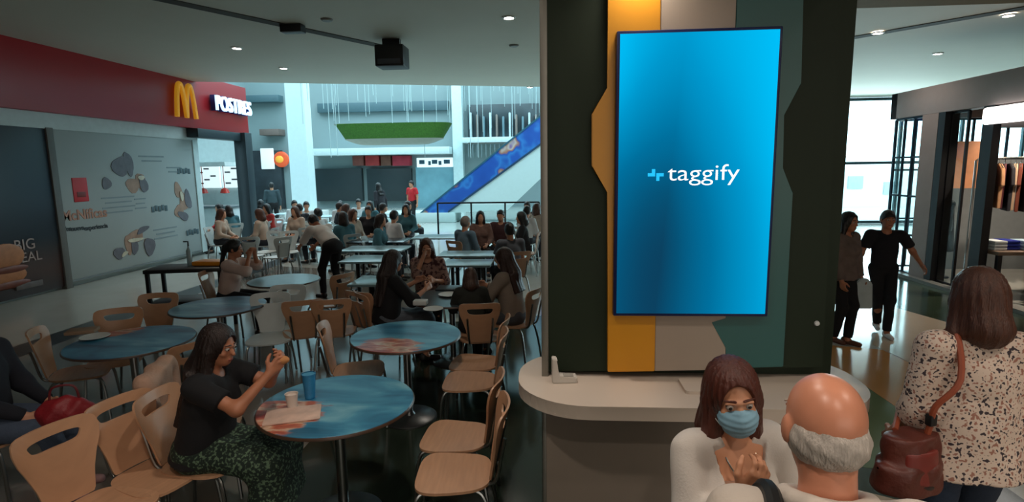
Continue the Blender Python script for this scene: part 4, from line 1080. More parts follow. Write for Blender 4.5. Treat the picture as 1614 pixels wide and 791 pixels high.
def table(loc, label, m, r=.455, group='round cafe tables'):
    o = thing('round_table', label, 'table', (loc.x, loc.y, 0), 0, group)
    MB().lathe([(.02, .706), (r-.02, .706), (r, .712), (r, .722), (r-.004, .728)], 64, capt=True).build('edge_band', mat('brown_table_edge', (72, 52, 40), .4), o)
    MB().lathe([(r-.006, .7285), (r-.008, .731), (.001, .731)], 64, capb=False, capt=False).build('table_top', m, o)
    MB().lathe([(.032, .03), (.032, .68), (.13, .70), (.13, .705)], 20).build('column', M_CHROME, o)
    MB().lathe([(.235, 0), (.235, .010), (.22, .020), (.05, .035), (.035, .06)], 40).build('base', mat('satin_steel', (96, 98, 98), .32, .9), o)
    return o
TM = [table_top_mat('blue_print_one', 1.3, (-.27, -.20, .73)), table_top_mat('blue_print_two', 4.1, (-.05, -.33, .73)), table_top_mat('blue_print_three', 7.7, (-.42, .3, .73)), table_top_mat('blue_print_four', 9.7, (2, 2, .73))]
T1, T2, T3, T4, T5 = at(532, 634, .73), at(640, 528, .73), at(208, 537, .73), at(345, 482, .73), at(448, 441, .73)
table(T1, 'nearest round table with blue print and red corner, bearing the blue cup', TM[0])
table(T2, 'second round blue table behind the blue cup, empty', TM[1], .46)
table(T3, 'round blue table furthest left with an empty chair either side', TM[2], .47)
table(T4, 'grey-blue round table in front of the woman in pale blouse', TM[3], .46)
M_GREYTOP = mat('grey_table_top', (130, 160, 168), .25, var=.05)
table(T5, 'pale grey round table before the bending man in white shirt', M_GREYTOP, .44)
T6 = at(712, 468, .73)
table(T6, 'crowded table between the four diners, under white trays', mat('slate_table_top', (70, 82, 88), .3), .46)
# long rectangular tables further back
def rtable(px0, px1, py, dep, label, m=M_GREYTOP):
    a = at(px0, py, .73); b = at(px1, py, .73); c = (a+b)/2; w_ = (b-a).length; ang = math.atan2(b.y-a.y, b.x-a.x)*.3
    o = thing('long_table', label, 'table', (c.x, c.y, 0), ang, 'rectangular tables in the rear rows')
    MB().box((0, 0, .715), (w_, dep, .03), None, .006).build('table_top', m, o)
    for sx_ in (-1, 1):
        MB().tube([(sx_*(w_/2-.2), 0, .03), (sx_*(w_/2-.2), 0, .70)], .03, 10, 1).build('leg', M_BMETAL, o)
        MB().box((sx_*(w_/2-.2), 0, .012), (.06, dep*.75, .024), None, .005).build('foot', M_BMETAL, o)
    return o
rtable(700, 776, 413, .6, 'pale rectangular table behind the long-haired diner on the right')
rtable(694, 782, 399, .6, 'rectangular table in front of the grey-haired group')
rtable(556, 642, 378, .7, 'rectangular table next to the person in red', mat('dark_table_top', (44, 58, 66), .25))
rtable(545, 640, 391, .7, 'rectangular table behind the bending man, second rear row')
rtable(560, 612, 441, .6, 'small rectangular table behind the woman with long black hair')
rtable(545, 625, 407, .7, 'rectangular table level with the bending man')
rtable(655, 735, 372, .7, 'rectangular table left of the grey-haired group')
# things on tables
cu = thing('blue_cup', 'tall blue cup standing on the nearest blue table', 'cup', xy(at(489, 627, .731), .731))
MB().lathe([(.026, 0), (.030, .004), (.040, .15), (.042, .152), (.042, .156), (.038, .156)], 28, capt=False).build('cup', mat('blue_paper', (46, 128, 176), .45, var=.12, scale=20), cu)
MB().lathe([(.0405, .152), (.001, .153)], 28, capb=False, capt=False).build('rim_lid', mat('blue_lid', (70, 150, 190), .4), cu)
wc = thing('paper_cup', 'white paper cup on the nearest table in front of the eating woman', 'cup', xy(at(461, 643, .731), .731))
MB().lathe([(.026, 0), (.036, .085), (.038, .09), (.034, .088)], 24, capt=False).build('cup', mat('white_paper', (214, 200, 190), .6), wc)
MB().lathe([(.035, .075), (.001, .075)], 24, capb=False, capt=False).build('content', mat('cream_ice', (220, 206, 196), .6), wc)
tag(MB().box((0, 0, .006), (.30, .20, .012), Matrix.Rotation(R(20), 3, 'Z'), .005).build('paper_tray', mat('printed_tray_paper', (206, 176, 160), .6, var=.2, scale=12)), 'printed paper placemat under the white cup on the nearest table', 'placemat')
q = at(462, 655, .731); bpy.data.objects['paper_tray'].location = (q.x, q.y, .7315)
def plate(px, py, r, label, m=None, z=.731, cat='plate'):
    q = at(px, py, z); return tag(MB().lathe([(.001, .004), (r*.6, .004), (r, .018), (r*.98, .022), (r*.6, .009), (.001, .009)], 28, (0, 0, 0), capb=False, capt=False).build('plate', m or M_WHITE), label, cat), q
for i, (px, py, r, lab) in enumerate([(150, 533, .11, 'white paper plate on the left round blue table'), (708, 466, .12, 'white plate in the middle of the crowded table'), (683, 489, .10, 'white plate near the hand of the black-haired woman')]):
    o, q = plate(px, py, r, lab); o.location = (q.x, q.y, .7315)
def bag_lump(loc, r, m, label, name='food_carton', cat='carton', h=.05):
    o = MB().box((0, 0, h/2), (r[0], r[1], h), None, min(h, r[0])*.18).build(name, m); o.location = loc; return tag(o, label, cat)
q = at(130, 524, .731); o = bag_lump((q.x, q.y, .7315), (.22, .15), mat('kraft', (150, 126, 104), .8), 'brown cardboard food box on the left round blue table', h=.03); o.rotation_euler.z = .4
q = at(663, 480, .731); bag_lump((q.x, q.y, .7315), (.14, .10), M_WHITE, 'white food box at the left edge of the crowded table')
q = at(712, 455, .731); bag_lump((q.x, q.y, .7315), (.34, .24), mat('dark_tray', (46, 54, 60), .4), 'dark serving tray at the far side of the crowded table', 'serving_tray', 'tray', .018)
q = at(725, 470, .731); bag_lump((q.x, q.y, .7315), (.16, .10), mat('grey_box', (150, 160, 160), .6), 'grey food box beside the child on the crowded table')
# black tray station with orange top
ts = thing('tray_station', 'black two-level serving stand beside the hoarding', 'stand', xy(at(300, 422, .85)), R(12))
MB().box((0, 0, .85), (.95, .5, .05), None, .01).build('top_shelf', M_BLACK, ts); MB().box((0, 0, .42), (.9, .46, .04), None, .01).build('lower_shelf', M_BLACK, ts)
for sx_ in (-1, 1):
    for sy_ in (-1, 1): MB().box((sx_*.44, sy_*.21, .415), (.045, .045, .83), None, .004).build('leg', M_BMETAL, ts)
q = ts.matrix_basis @ Vector((.26, .06, .875))
tag(MB().box((0, 0, .03), (.42, .26, .055), None, .012).build('orange_tray', mat('orange_plastic', (226, 140, 20), .45)), 'bright orange tray lying on the black serving stand', 'tray'); bpy.data.objects['orange_tray'].location = (q.x, q.y, .8755)
q = ts.matrix_basis @ Vector((-.02, .05, .875))
sb = thing('soap_dispenser', 'slim clear pump bottle standing on the black serving stand', 'bottle', (q.x, q.y, .876))
MB().lathe([(.03, 0), (.032, .02), (.032, .2), (.012, .24), (.012, .26)], 18).build('bottle', mat('pale_bottle', (150, 176, 180), .2), sb)
MB().tube([(0, 0, .26), (0, 0, .32), (-.06, 0, .32)], .01, 8, 1).build('pump', M_BLACK, sb)

# chairs -----------------------------------------------------------
def ch_seat(px, py, yaw, label, **k): return chair(xy(at(px, py, .455)), yaw, label, **k)
def ch_back(xl, yl_, xr, yr_, zt, flip, label, **k):
    a = at(xl, yl_, zt); b = at(xr, yr_, zt); c = (a+b)/2; d = (b-a).normalized(); nf = Vector((-d.y, d.x, 0))*(1 if flip else -1)
    p = c+nf*.27; return chair((p.x, p.y, 0), math.atan2(-nf.x, nf.y), label, **k)
W = R(90)
ch_seat(716, 741, R(94), 'nearest empty plywood chair, frontmost of the row facing the nearest blue table')
ch_seat(718, 684, R(88), 'empty plywood chair second from the front in the row left of the pillar')
ch_seat(740, 598, R(92), 'empty plywood chair third from the front in the row left of the pillar')
ch_seat(748, 569, R(86), 'empty plywood chair fourth from the front in the row left of the pillar')
ch_back(729, 480, 783, 478, .84, True, 'plywood chair carrying the small child, back towards the viewer')
ch_seat(566, 580, R(-76), 'empty plywood chair left of the second blue table, turned sideways')
ch_seat(425, 531, R(-160), 'chair behind the blue cup, seat glare painted white, front of two', proto_=wchair, group='chairs with painted glare behind the blue cup', st=wused)  # white seat colour stands in for glare on these two chairs
ch_seat(447, 514, R(-170), 'chair behind the blue cup, seat glare painted white, rear of two', proto_=wchair, group='chairs with painted glare behind the blue cup', st=wused)
ch_back(455, 476, 498, 472, .84, True, 'brown chair back left of the chair with a wide slot, behind the pale seats')
ch_back(497, 474, 545, 471, .84, True, 'dark-slotted chair directly in front of the bending man')
ch_back(548, 458, 578, 462, .84, True, 'pale chair back immediately left of the black-haired woman')
ch_back(532, 434, 550, 430, .84, True, 'narrow turned chair at the legs of the bending man')
ch_back(228, 465, 272, 463, .84, False, 'pale chair with black slot beyond the left round table')
ch_back(165, 490, 208, 486, .84, False, 'brown chair beyond the left round table, beside the pale slotted one')
ch_seat(128, 584, R(-62), 'large empty plywood chair at the left side of the left round table')
ch_back(285, 545, 326, 533, .84, True, 'orange-brown chair right of the left round table, near the eating woman')
# bottom-left chairs
ch_back(20, 700, 140, 652, .84, False, 'orange plywood chair with long slot at the bottom left corner')
ch_back(135, 650, 232, 612, .84, False, 'plywood chair with its seat showing, between the corner chair and the eating woman')
# ================================================================ PEOPLE
def face_to(v, tx, ty): return math.atan2(-(tx-v[0]), ty-v[1])
M_BLK = mat('black_cloth', (16, 16, 20), .9, var=.1, bump=.2, bscale=30)
M_CARD = mat('white_cardigan_knit', (208, 200, 192), .9, var=.05, bump=.12, bscale=160)
# eating woman in black dress
EW = (-2.02, 2.93)
ew, ei = person('woman in black top and green patterned skirt, eating at the nearest blue table', (EW[0], EW[1], 0), R(-88), 1.62, sit=.45, lean=.20, hyaw=-.15, hpitch=.22,
    rh=(.07, .46, 1.03), lh=(-.06, .47, 1.05), rcurl=.7, lcurl=.75, rn=(-.8, 0, .5), ln=(.8, 0, .5), skin=M_SKIN_T, hair='long', hairm=M_HAIR_D, hlen=.34, top=M_BLK, sleeve='short', hem=.16, topf=.05,
    bottom=spots('green_leaf_skirt', (22, 38, 30), (92, 116, 92), 62, .52, .64), btype='skirt', res=.0075, tl=.025, bulk=1.12)
chair((EW[0]+.0, EW[1], 0), R(-88), 'plywood chair the eating woman in black sits on')
fd = MB().ball((0, 0, 0), .035, 12, (1.3, .8, .7)).build('food_piece', mat('bread', (190, 130, 80), .8)); tag(fd, 'small piece of bread held in the hands of the eating woman', 'food')
wv = ew.matrix_basis @ Vector(((ei['w'][1]+ei['w'][-1])/2)); fd.location = (wv.x+.05, wv.y, wv.z+.055)
# chair beyond her with a beige jacket
JC = at(262, 640, .7)
jc = chair((JC.x+.05, JC.y+.28, 0), R(-70), 'plywood chair draped with the beige jacket, behind the eating woman')
a_ = R(-70); B3 = Matrix.Rotation(a_, 4, 'Z'); 
jp = [ec((0, -.25, .87), (0, -.24, .42), .21, .24, .26, (1, 0, 0)), rc((-.20, -.26, .83), (.20, -.26, .83), .05, .05), rc((.21, -.25, .80), (.25, -.20, .48), .045, .04), rc((-.21, -.25, .80), (-.25, -.22, .50), .045, .04)]
jo = iso_obj('beige_jacket', lambda p: union(jp, .05)(p)+folds(p, .008, 16, 2), *bounds(jp, .04), .011, mat('beige_jacket_cloth', (176, 142, 122), .9, var=.1, bump=.3, bscale=60))
jo.location = jc.location; jo.rotation_euler = (0, 0, a_); tag(jo, 'crumpled beige jacket hung over a chair back behind the eating woman', 'jacket')
# person at the left edge, jeans and dark top, and red bag
LP = (-3.62, 3.14)
person('person in dark jacket and jeans cut off by the left picture edge', (LP[0], LP[1], 0), R(-78), 1.7, sit=.45, lean=.0, hair='short', hairm=M_HAIR_K, top=mat('navy_jacket', (26, 28, 38), .9), bottom=mat('blue_denim', (72, 84, 104), .9, var=.15, bump=.3, bscale=80), rf=(.12, .52, .02), lf=(-.1, .40, 0), rh=(.10, .30, .60), lh=(-.15, .28, .60), shoem=mat('pale_pink_shoe', (170, 130, 130), .6), res=.011, female=False)
chair((LP[0], LP[1], 0), R(-78), 'chair under the person at the left picture edge')
rb = thing('red_handbag', 'dark red handbag hung by its handle behind the slotted corner chair', 'bag', (0, 0, 0), R(25))
bp_ = [el((0, 0, .13), (.17, .09, .13)), el((.05, .02, .10), (.15, .10, .10)), el((-.07, .0, .12), (.12, .09, .11))]
iso_obj('bag_body', lambda p: np.maximum(union(bp_, .06)(p)+folds(p, .007, 22, 1), .002-p[:, 2]), *bounds(bp_, .03), .01, mat('dark_red_leather', (136, 24, 34), .5, var=.15, bump=.3, bscale=40), rb)
MB().tube([(-.10, 0, .22), (-.07, .0, .34), (.07, 0, .34), (.10, 0, .22)], .009, 8, 5).build('handle', mat('dark_red_strap', (96, 18, 26), .5), rb)
q = at(104, 648, .70); rb.location = (q.x, q.y, .60); rb.scale = (.74,)*3

# masked woman at the counter
mw_, mi = person('woman in a pale blue face mask and white cardigan, standing at the counter', (.565, 1.74, 0), R(-164), 1.52, lean=.06, hyaw=-.30, hpitch=.14, htilt=.12,
    rh=(.10, .225, 1.31), lh=(-.14, .20, 1.15), rcurl=.75, lcurl=.8, rn=(-.2, -.9, .3), ln=(.4, -.8, 0), skin=mat('fair_skin', (206, 146, 112), .48, var=.07, scale=14), hair='long', hairm=mat('auburn_hair', (84, 42, 32), .42, var=.3, scale=30, stretch=(3, 3, .4), bump=.4, bscale=80), hlen=.08,
    top=M_CARD, sleeve='long', hem=.16, topf=.03, tl=.015, open_front=.20, bottom=M_BLK, res=.0058, fold=.005)
hp_ = mi['hp']; s_ = mi['s']; Hd_ = mi['Hd']
mk = [el(hp_(0, .052, -.052), (.066*s_, .066*s_, .056*s_), Hd_), el(hp_(0, .088, -.035), (.024*s_, .032*s_, .036*s_), Hd_), el(hp_(0, .070, -.085), (.044*s_, .030*s_, .030*s_), Hd_)]
cutp = hp_(0, .030, 0); cn_ = Hd_@A3((0, 1, 0))
def maskfn(p):
    d = union(mk, .02)(p)
    q = (p-hp_(0, 0, 0))@Hd_
    d = d+.0012*np.sin(q[:, 2]*330)
    d = np.maximum(d, -((p-cutp)@cn_)); d = np.maximum(d, q[:, 2]+.0+.012-.35*np.maximum(0, .03-np.abs(q[:, 0]))*1.0); d = np.maximum(d, -.112-q[:, 2])
    return d
fm_ = iso_obj('face_mask', maskfn, *bounds(mk, .01), .004, mat('mask_blue', (140, 184, 206), .8, var=.04), mw_)
mb = MB()
for q in (1, -1):
    mb.tube([hp_(q*.058, .045, -.02), hp_(q*.082, .01, .0), hp_(q*.088, -.018, -.005)], .0016, 5, 4); mb.tube([hp_(q*.056, .045, -.085), hp_(q*.080, .01, -.05), hp_(q*.088, -.018, -.03)], .0016, 5, 4)
mb.build('ear_loops', M_WHITE, fm_)
tk = [ec(mi['tp'](0, .012, .36), mi['tp'](0, .014, .05), .118, .125, .82, mi['T']@A3((1, 0, 0)))]
iso_obj('inner_top', union(tk, .02), *bounds(tk, .02), .008, mat('beige_top', (170, 130, 108), .9), mw_)
nl = MB(); nl.tube([mi['tp'](-.06, .03, .45), mi['tp'](-.05, .09, .40), mi['tp'](0, .115, .35), mi['tp'](.05, .09, .40), mi['tp'](.06, .03, .45)], .0025, 6, 5)
nl.build('necklace', mat('silver', (190, 190, 186), .25, 1.0), mw_)

# old man seen from behind
om, oi = person('bald elderly man with white side hair and pale shirt, seen from behind', (.575, 1.10, 0), R(-8), 1.68, lean=.10, hyaw=.12, hpitch=.12,
    rh=(.2, .22, 1.0), lh=(-.2, .20, 1.02), skin=mat('reddish_skin', (206, 138, 108), .36, var=.10, scale=10), hair='ring', hairm=M_HAIR_W,
    top=mat('pale_shirt', (196, 184, 172), .85, var=.04, bump=.25, bscale=50), sleeve='short', hem=.2, topf=.05, bottom=mat('grey_trousers', (70, 68, 66), .9), res=.0062, female=False, tl=.01, bulk=.95)
tpf = oi['tp']; T_ = oi['T']
cl_ = []
for k in range(14):
    a0 = 2*PI*k/14; a1 = 2*PI*(k+1)/14
    if k in (3,): continue
    f_ = lambda a: tpf(.082*math.cos(a), -.012+.078*math.sin(a), .478-.022*math.sin(a)+.012*abs(math.cos(a)))
    cl_.append(rc(f_(a0), f_(a1), .017, .017))
iso_obj('collar', lambda p: union(cl_, .02)(p), *bounds(cl_, .02), .006, MATS['pale_shirt'], om)
sp = [tpf(-.135, .10, .30), tpf(-.125, .06, .45), tpf(-.115, -.02, .50), tpf(-.11, -.10, .44), tpf(-.06, -.14, .25), tpf(.05, -.15, .02)]
MB().tube(sp, .019, 8, 5).build('bag_strap', M_BLACK, om)

# woman in floral blouse
FLO = spots('floral_blouse', (214, 194, 178), (60, 50, 56), 62, .595, .63, third=(160, 112, 96))
fw_, fi = person('woman with brown hair in a white floral blouse, walking away with a brown bag', (1.74, 2.34, 0), R(-4), 1.68, lean=.02, hyaw=-.08, hpitch=.05,
    rh=(.22, .22, 1.02), lh=(-.20, .16, .90), pole=.15, hair='long', hairm=M_HAIR_B, hlen=.035, top=FLO, sleeve='elbow', hem=.20, topf=.04, tl=.04, bottom=mat('dark_denim', (38, 52, 72), .9, var=.15, bump=.3, bscale=90), res=.008, bulk=1.04, rf=(.10, .10, 0), lf=(-.1, -.1, 0))
hb_ = thing('shoulder_bag', 'brown and red leather shoulder bag hanging beside the floral blouse', 'bag', (1.47, 2.26, .76), R(20))
bb_ = [ec((0, 0, .03), (0, 0, .24), .135, .112, .52, (1, 0, 0)), ec((0, 0, .01), (0, 0, .12), .135, .138, .58, (1, 0, 0))]
bag_ = iso_obj('bag_body', lambda p: union(bb_, .03)(p)+folds(p, .005, 26, 1)-.006, *bounds(bb_, .03), .008, mat('brown_leather', (92, 42, 32), .45, var=.25, bump=.3, bscale=40), hb_)
bq = [ec((0, -.045, .06), (0, -.040, .19), .085, .075, .45, (1, 0, 0))]
iso_obj('front_pocket', lambda p: union(bq, .01)(p)-.004, *bounds(bq, .02), .008, mat('red_leather', (124, 46, 38), .45, var=.2), bag_)
iso_obj('dark_base', union([el((0, 0, .05), (.138, .088, .06))], .01), (-.2, -.2, -.05), (.2, .2, .15), .01, mat('dark_leather', (40, 26, 24), .45), hb_)
def hbl(p): return hb_.matrix_basis.inverted() @ Vector(p)
wsh = fw_.matrix_basis @ Vector(fi['tp'](-.095, -.02, .515)); wfr = fw_.matrix_basis @ Vector(fi['tp'](-.10, .10, .40)); wbk = fw_.matrix_basis @ Vector(fi['tp'](-.125, -.135, .34)); wb2 = fw_.matrix_basis @ Vector(fi['tp'](-.20, -.16, .10))
MB().tube([(.05, -.02, .22), (.055, -.03, .30), hbl(fw_.matrix_basis @ Vector(fi['tp'](-.20, -.125, .22))), hbl(wbk), hbl(wsh), hbl(wfr), hbl(fw_.matrix_basis @ Vector(fi['tp'](-.17, .16, .15))), (-.03, .05, .24)], .012, 8, 5).build('strap', mat('tan_strap', (150, 72, 44), .5), hb_)
MB().box((.055, -.03, .31), (.035, .03, .05), None, .006).build('strap_buckle', M_BLACK, hb_)

# walkers in the passage
person('walking man in black shirt and trousers with white shoes in the passage', (4.06, 7.05, 0), R(165), 1.55, lean=.03, hyaw=.1, rh=(.33, .05, .86), lh=(-.40, .12, .98), hair='short', hairm=M_HAIR_K, top=mat('black_shirt', (18, 18, 26), .9), sleeve='short', hem=.10, tl=.03,
    bottom=mat('black_trousers', (14, 15, 20), .9), bulk=.9, rf=(-.02, -.16, .04), lf=(-.06, .16, 0), shoem=mat('white_trainer', (206, 206, 210), .6), res=.011, female=False, skin=M_SKIN_T)
ww, wi = person('walking woman with long dark hair and grey-brown top in the passage', (3.40, 6.68, 0), R(-150), 1.56, lean=.03, rh=(.17, .10, .84), lh=(-.22, .10, .84), hair='long', hairm=M_HAIR_K, hlen=.20, top=mat('grey_brown_top', (104, 90, 84), .9, var=.2, scale=14), hem=.18, topf=.04, tl=.06,
    bottom=mat('black_trousers', (14, 15, 20), .9), rf=(.03, -.04, 0), lf=(-.03, .10, 0), shoem=mat('brown_boot', (92, 56, 40), .6), res=.011, skin=M_SKIN_T)
wb = thing('carrier_bag', 'pale plastic carrier bag in the hand of the walking woman', 'bag', (3.62, 6.66, .42))
MB().prism([(-.12, 0), (.12, 0), (.10, .30), (.04, .36), (-.04, .36), (-.10, .30)], 'y', -.03, .03, .01).build('bag_body', mat('pale_plastic', (170, 186, 190), .4, var=.1), wb)

# bending man
person('man in white shirt and black trousers bending over the pale grey table', (-3.72, 9.0, 0), R(58), 1.64, lean=.9, hpitch=.85, rh=(.15, .62, .82), lh=(-.15, .66, .82), hair='short', hairm=M_HAIR_K, top=mat('white_shirt', (222, 214, 208), .85), sleeve='elbow', hem=.03, tl=.04,
    bottom=mat('black_trousers', (14, 15, 20), .9), res=.011, female=False, skin=M_SKIN_T, lf=(-.12, .05, 0), rf=(.12, -.1, 0))
# seated diners in the middle
def seated(px, py, ztop, yaw, label, h=1.62, ch=True, **k):
    q = at(px, py, ztop); f_ = Vector((-math.sin(yaw), math.cos(yaw), 0)); s = h/1.7; off = (k.get('lean', .05))*.55*s
    o, i = person(label, (q.x-f_.x*off, q.y-f_.y*off, 0), yaw, h, sit=.45, **k)
    if ch: chair((q.x-f_.x*off, q.y-f_.y*off, 0), yaw, ch if isinstance(ch, str) else 'plywood chair under the '+' '.join(label.split(',')[0].split()[:10]))
    return o, i
M_PALE = mat('pale_blouse', (196, 170, 160), .9, var=.08)
seated(366, 379, 1.24, R(-80), 'seated woman in a pale pink blouse beside the foot of the dark post', lean=.2, hpitch=.15, rh=(.08, .34, 1.10), lh=(-.06, .36, 1.12), rcurl=.8, lcurl=.8, hair='ponytail', hairm=M_HAIR_K, top=M_PALE, sleeve='elbow', tl=.04, bottom=M_BLK, res=.011, skin=M_SKIN_T, ch='pale chair under the woman in the pink blouse')
seated(617, 394, 1.26, R(-52), 'seated woman with long dark hair and black dress, back to the viewer', lean=.18, hpitch=.1, rh=(.16, .42, .86), lh=(-.12, .42, .90), hair='long', hlen=.34, top=M_BLK, sleeve='elbow', tl=.06, hem=.16, topf=.05, bottom=mat('pale_striped_skirt', (90, 96, 104), .9, var=.3, scale=22, stretch=(4, .5, .5)), btype='skirt', res=.0095, ch='chair hidden under the long-haired woman in the black dress')
seated(672, 376, 1.25, R(-170), 'woman in a patterned blouse facing the viewer, hand at her mouth', lean=.18, hpitch=.2, rh=(.04, .26, 1.10), lh=(-.10, .36, .80), rcurl=.7, hair='bob', hlen=.02, hairm=M_HAIR_B, top=spots('patterned_blouse', (150, 118, 108), (70, 40, 44), 26, .5, .6), sleeve='elbow', tl=.04, bottom=M_BLK, res=.0095, ch='chair behind the table, under the woman in the patterned blouse')
seated(741, 423, 1.10, R(10), 'small brown-haired child in dark top, back to the viewer', h=1.27, lean=.12, hpitch=.1, rh=(.14, .34, .92), lh=(-.14, .34, .92), hair='bob', hlen=.0, hairm=mat('child_hair', (70, 48, 38), .5, var=.3, scale=30, bump=.4), top=mat('dark_olive_cloth', (38, 40, 36), .9), sleeve='long', tl=.05, bottom=M_BLK, res=.0095, ch=False)
seated(797, 389, 1.27, R(68), 'woman with long brown hair and grey-beige jacket at the right of the crowded table', lean=.15, hpitch=.15, rh=(.12, .40, .84), lh=(-.12, .40, .86), hair='long', hlen=.22, hairm=mat('dark_auburn_hair', (50, 30, 24), .45, var=.3, scale=30, bump=.4, stretch=(3, 3, .4)), top=mat('grey_beige_jacket', (136, 122, 110), .9, var=.12), sleeve='long', tl=.07, bottom=mat('grey_jeans', (70, 72, 78), .9), res=.0095, ch='chair under the woman in the grey-beige jacket')
M_BG = mat('blue_grey_shirt', (92, 116, 132), .9)
seated(733, 339, 1.28, R(-35), 'grey-haired person in blue-grey shirt in the rear group', lean=.1, hair='short', hairm=mat('grey_hair', (120, 112, 106), .6, var=.2), top=M_BG, bottom=M_BLK, res=.015, female=False)
seated(757, 332, 1.27, R(-170), 'dark-haired woman in a brown patterned top in the rear group', lean=.1, hair='long', hlen=.12, hairm=M_HAIR_K, top=mat('brown_pattern_cloth', (120, 92, 84), .9, var=.3, scale=20), bottom=M_BLK, res=.015)
seated(803, 350, 1.27, R(30), 'dark-haired person in grey t-shirt, back to the viewer, in the rear group', lean=.15, hair='short', hairm=M_HAIR_K, top=mat('grey_tshirt', (84, 88, 96), .9), sleeve='short', bottom=M_BLK, res=.015, female=False)
seated(822, 333, 1.27, R(90), 'person in black beside the pillar edge in the rear group', lean=.1, hair='bob', hlen=.02, hairm=M_HAIR_K, top=M_BLK, bottom=M_BLK, res=.015)
seated(789, 330, 1.27, R(170), 'person in a dark red-brown top facing the viewer in the rear group', lean=.1, hair='short', hairm=M_HAIR_K, top=mat('maroon_cloth', (76, 48, 50), .9), bottom=M_BLK, res=.015, female=False)
# standing far people
rp = at(652, 356)
person('standing person in a bright red top left of the escalator foot', (rp.x, rp.y, 0), R(150), 1.72, hair='short', hairm=M_HAIR_K, top=mat('red_shirt', (190, 30, 38), .85), sleeve='short', bottom=M_BLK, res=.018, female=False, face=False)
dp_ = at(603, 366)
person('standing person in black left of the person in red', (dp_.x, dp_.y, 0), R(60), 1.70, hair='long', hlen=.15, hairm=M_HAIR_K, top=mat('dark_cloth', (34, 32, 38), .9), bottom=M_BLK, res=.018, face=False, lean=.2)
dp_ = at(433, 362)
person('standing person in dark clothes in front of the dark shop left of the column', (dp_.x, dp_.y, 0), R(20), 1.74, hair='short', hairm=M_HAIR_K, top=mat('teal_grey_cloth', (52, 68, 74), .9), bottom=M_BLK, res=.018, face=False, female=False)
# the far crowd, seated at pale tables
far = []
kinds = [('white', (204, 204, 204), M_HAIR_K), ('black', (24, 24, 30), M_HAIR_D), ('red', (170, 50, 46), M_HAIR_K), ('teal', (66, 112, 124), M_HAIR_D), ('beige', (176, 156, 140), M_HAIR_B)]
protos = []
for n_, c, hm in kinds:
    protos.append([n_, person('distant diner in a %s top seated in the far atrium' % n_, (0, 0, 0), 0, 1.66, sit=.45, lean=.15, hair='short' if n_ in ('black', 'white') else 'bob', hlen=.02, hairm=hm, top=mat('far_cloth_'+n_, c, .9), bottom=mat('far_trousers', (40, 44, 52), .9), res=.022, face=False)[0], False])
spots_ = [(408, 316, 2), (424, 322, 2), (444, 322, 1), (462, 316, 0), (482, 318, 0), (497, 321, 1), (512, 318, 0), (528, 320, 4), (543, 316, 0), (556, 322, 1), (571, 318, 3), (585, 324, 1), (622, 322, 3), (636, 318, 0), (468, 326, 4), (505, 329, 0), (537, 330, 4), (616, 333, 0), (575, 333, 3), (415, 330, 4), (350, 322, 2), (362, 325, 3), (343, 330, 4), (596, 338, 3), (832, 318, 1), (828, 326, 0), (842, 322, 4)]
def where(px, py):
    L = [(380, 'behind the dark post'), (412, 'just right of the dark post'), (430, 'left of the column by the dark shop'), (450, 'at the left side of the column'), (466, 'in front of the column'), (478, 'below the column'), (490, 'at the column right edge'), (503, 'just right of the column'), (516, 'below the left planter tip'), (534, 'below the left planter end'), (550, 'below the left planter half'), (565, 'below the planter middle'), (580, 'right of the planter middle'), (592, 'left of the person in black'), (606, 'behind the person in black'), (618, 'right of the person in black'), (630, 'between the standing pair'), (645, 'next to the person in red'), (2000, 'by the pillar edge')]
    return next(t for l, t in L if px < l)+(', front row' if py > 328 else (', rear row' if py > 320 else ', rearmost row'))
placed = []
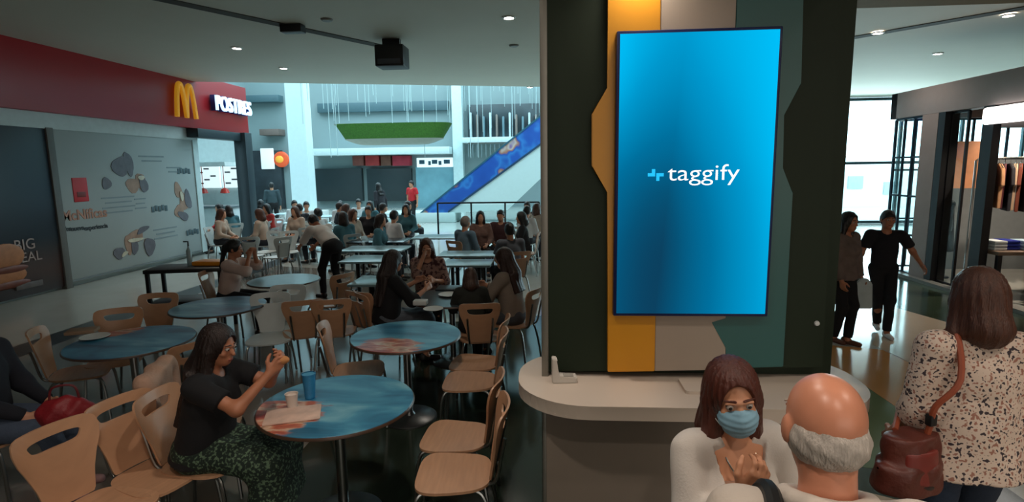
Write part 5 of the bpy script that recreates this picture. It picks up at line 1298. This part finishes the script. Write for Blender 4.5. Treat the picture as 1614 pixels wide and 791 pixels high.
for i, (px, py, k) in enumerate(spots_):
    lab_ = where(px, py)
    q = at(px, py, 1.26)
    for _ in range(20):
        for o_ in placed:
            v_ = Vector((q.x-o_.x, q.y-o_.y, 0))
            if v_.length < .9: q = q+(v_.normalized() if v_.length > .01 else Vector((0, 1, 0)))*(.91-v_.length)
    placed.append(q); yaw = rng.uniform(0, 2*PI); n_, pr_, us = protos[k]
    if not us: protos[k][2] = True; pr_.location = (q.x, q.y, 0); pr_.rotation_euler = (0, 0, yaw); pr_['group'] = 'distant diners in %s tops' % n_; pr_['label'] = 'distant diner in %s top seated %s' % (n_, lab_)
    else: dup(pr_, (q.x, q.y, 0), yaw, 'distant diner in %s top seated %s' % (n_, lab_))
    chair((q.x, q.y, 0), yaw, 'white chair of the %s-topped diner %s' % (n_, lab_), wchair, 'white chairs in the far atrium', wused)
# empty white chairs nearer
for px, py, yw, lb in [(398, 402, 20, 'closest to the foot of the dark post'), (418, 396, 160, 'second right of the dark post'), (436, 404, 60, 'just behind the pale grey round table'), (455, 396, 200, 'between the pale grey table and the bending man'), (412, 372, 100, 'in the row behind, beside the dark post'), (452, 368, 250, 'straight below the tall column'), (480, 384, 40, 'at the head of the bending man'), (560, 352, 130, 'in front of the dark figure, rearmost of three'), (545, 362, 10, 'left of two beside the rear tables'), (574, 366, 300, 'right of two beside the rear tables')]:
    q = at(px, py, .45); chair((q.x, q.y, 0), R(yw), 'empty white chair '+lb, wchair, 'empty white chairs before the far crowd', wused)
ft = thing('far_table', 'pale table of the far atrium '+where(415, 330), 'table', (0, 0, 0), 0, 'pale tables in the far atrium')
MB().lathe([(.001, .70), (.40, .70), (.40, .73), (.001, .73)], 28, capb=False, capt=False).build('table_top', mat('pale_blue_top', (190, 214, 220), .25), ft)
MB().lathe([(.22, 0), (.22, .02), (.03, .04), (.03, .70)], 16).build('column', M_CHROME, ft)
for i, (px, py) in enumerate([(415, 338), (455, 336), (490, 338), (520, 340), (550, 338), (583, 343), (628, 340), (505, 352), (537, 356), (470, 350), (610, 352), (357, 338), (425, 350), (520, 366)]):
    q = at(px, py, .73)
    if i == 0: ft.location = (q.x, q.y, 0)
    else: dup(ft, (q.x, q.y, 0), None, 'pale table of the far atrium '+where(px, py-8))

# each added overhead fill light says which one it is
for o in bpy.data.objects:
    if o.name.startswith('ceiling_downlight') and 'out of the picture' in str(o.get('label', '')):
        o['label'] = 'added fill light out of the picture, %s' % {True: 'over the seats left of the pillar', False: 'over the passage right of the pillar'}[o.location.x < 0] if abs(o.location.y-2.6) < .1 or abs(o.location.y-3.6) < .1 else o['label']
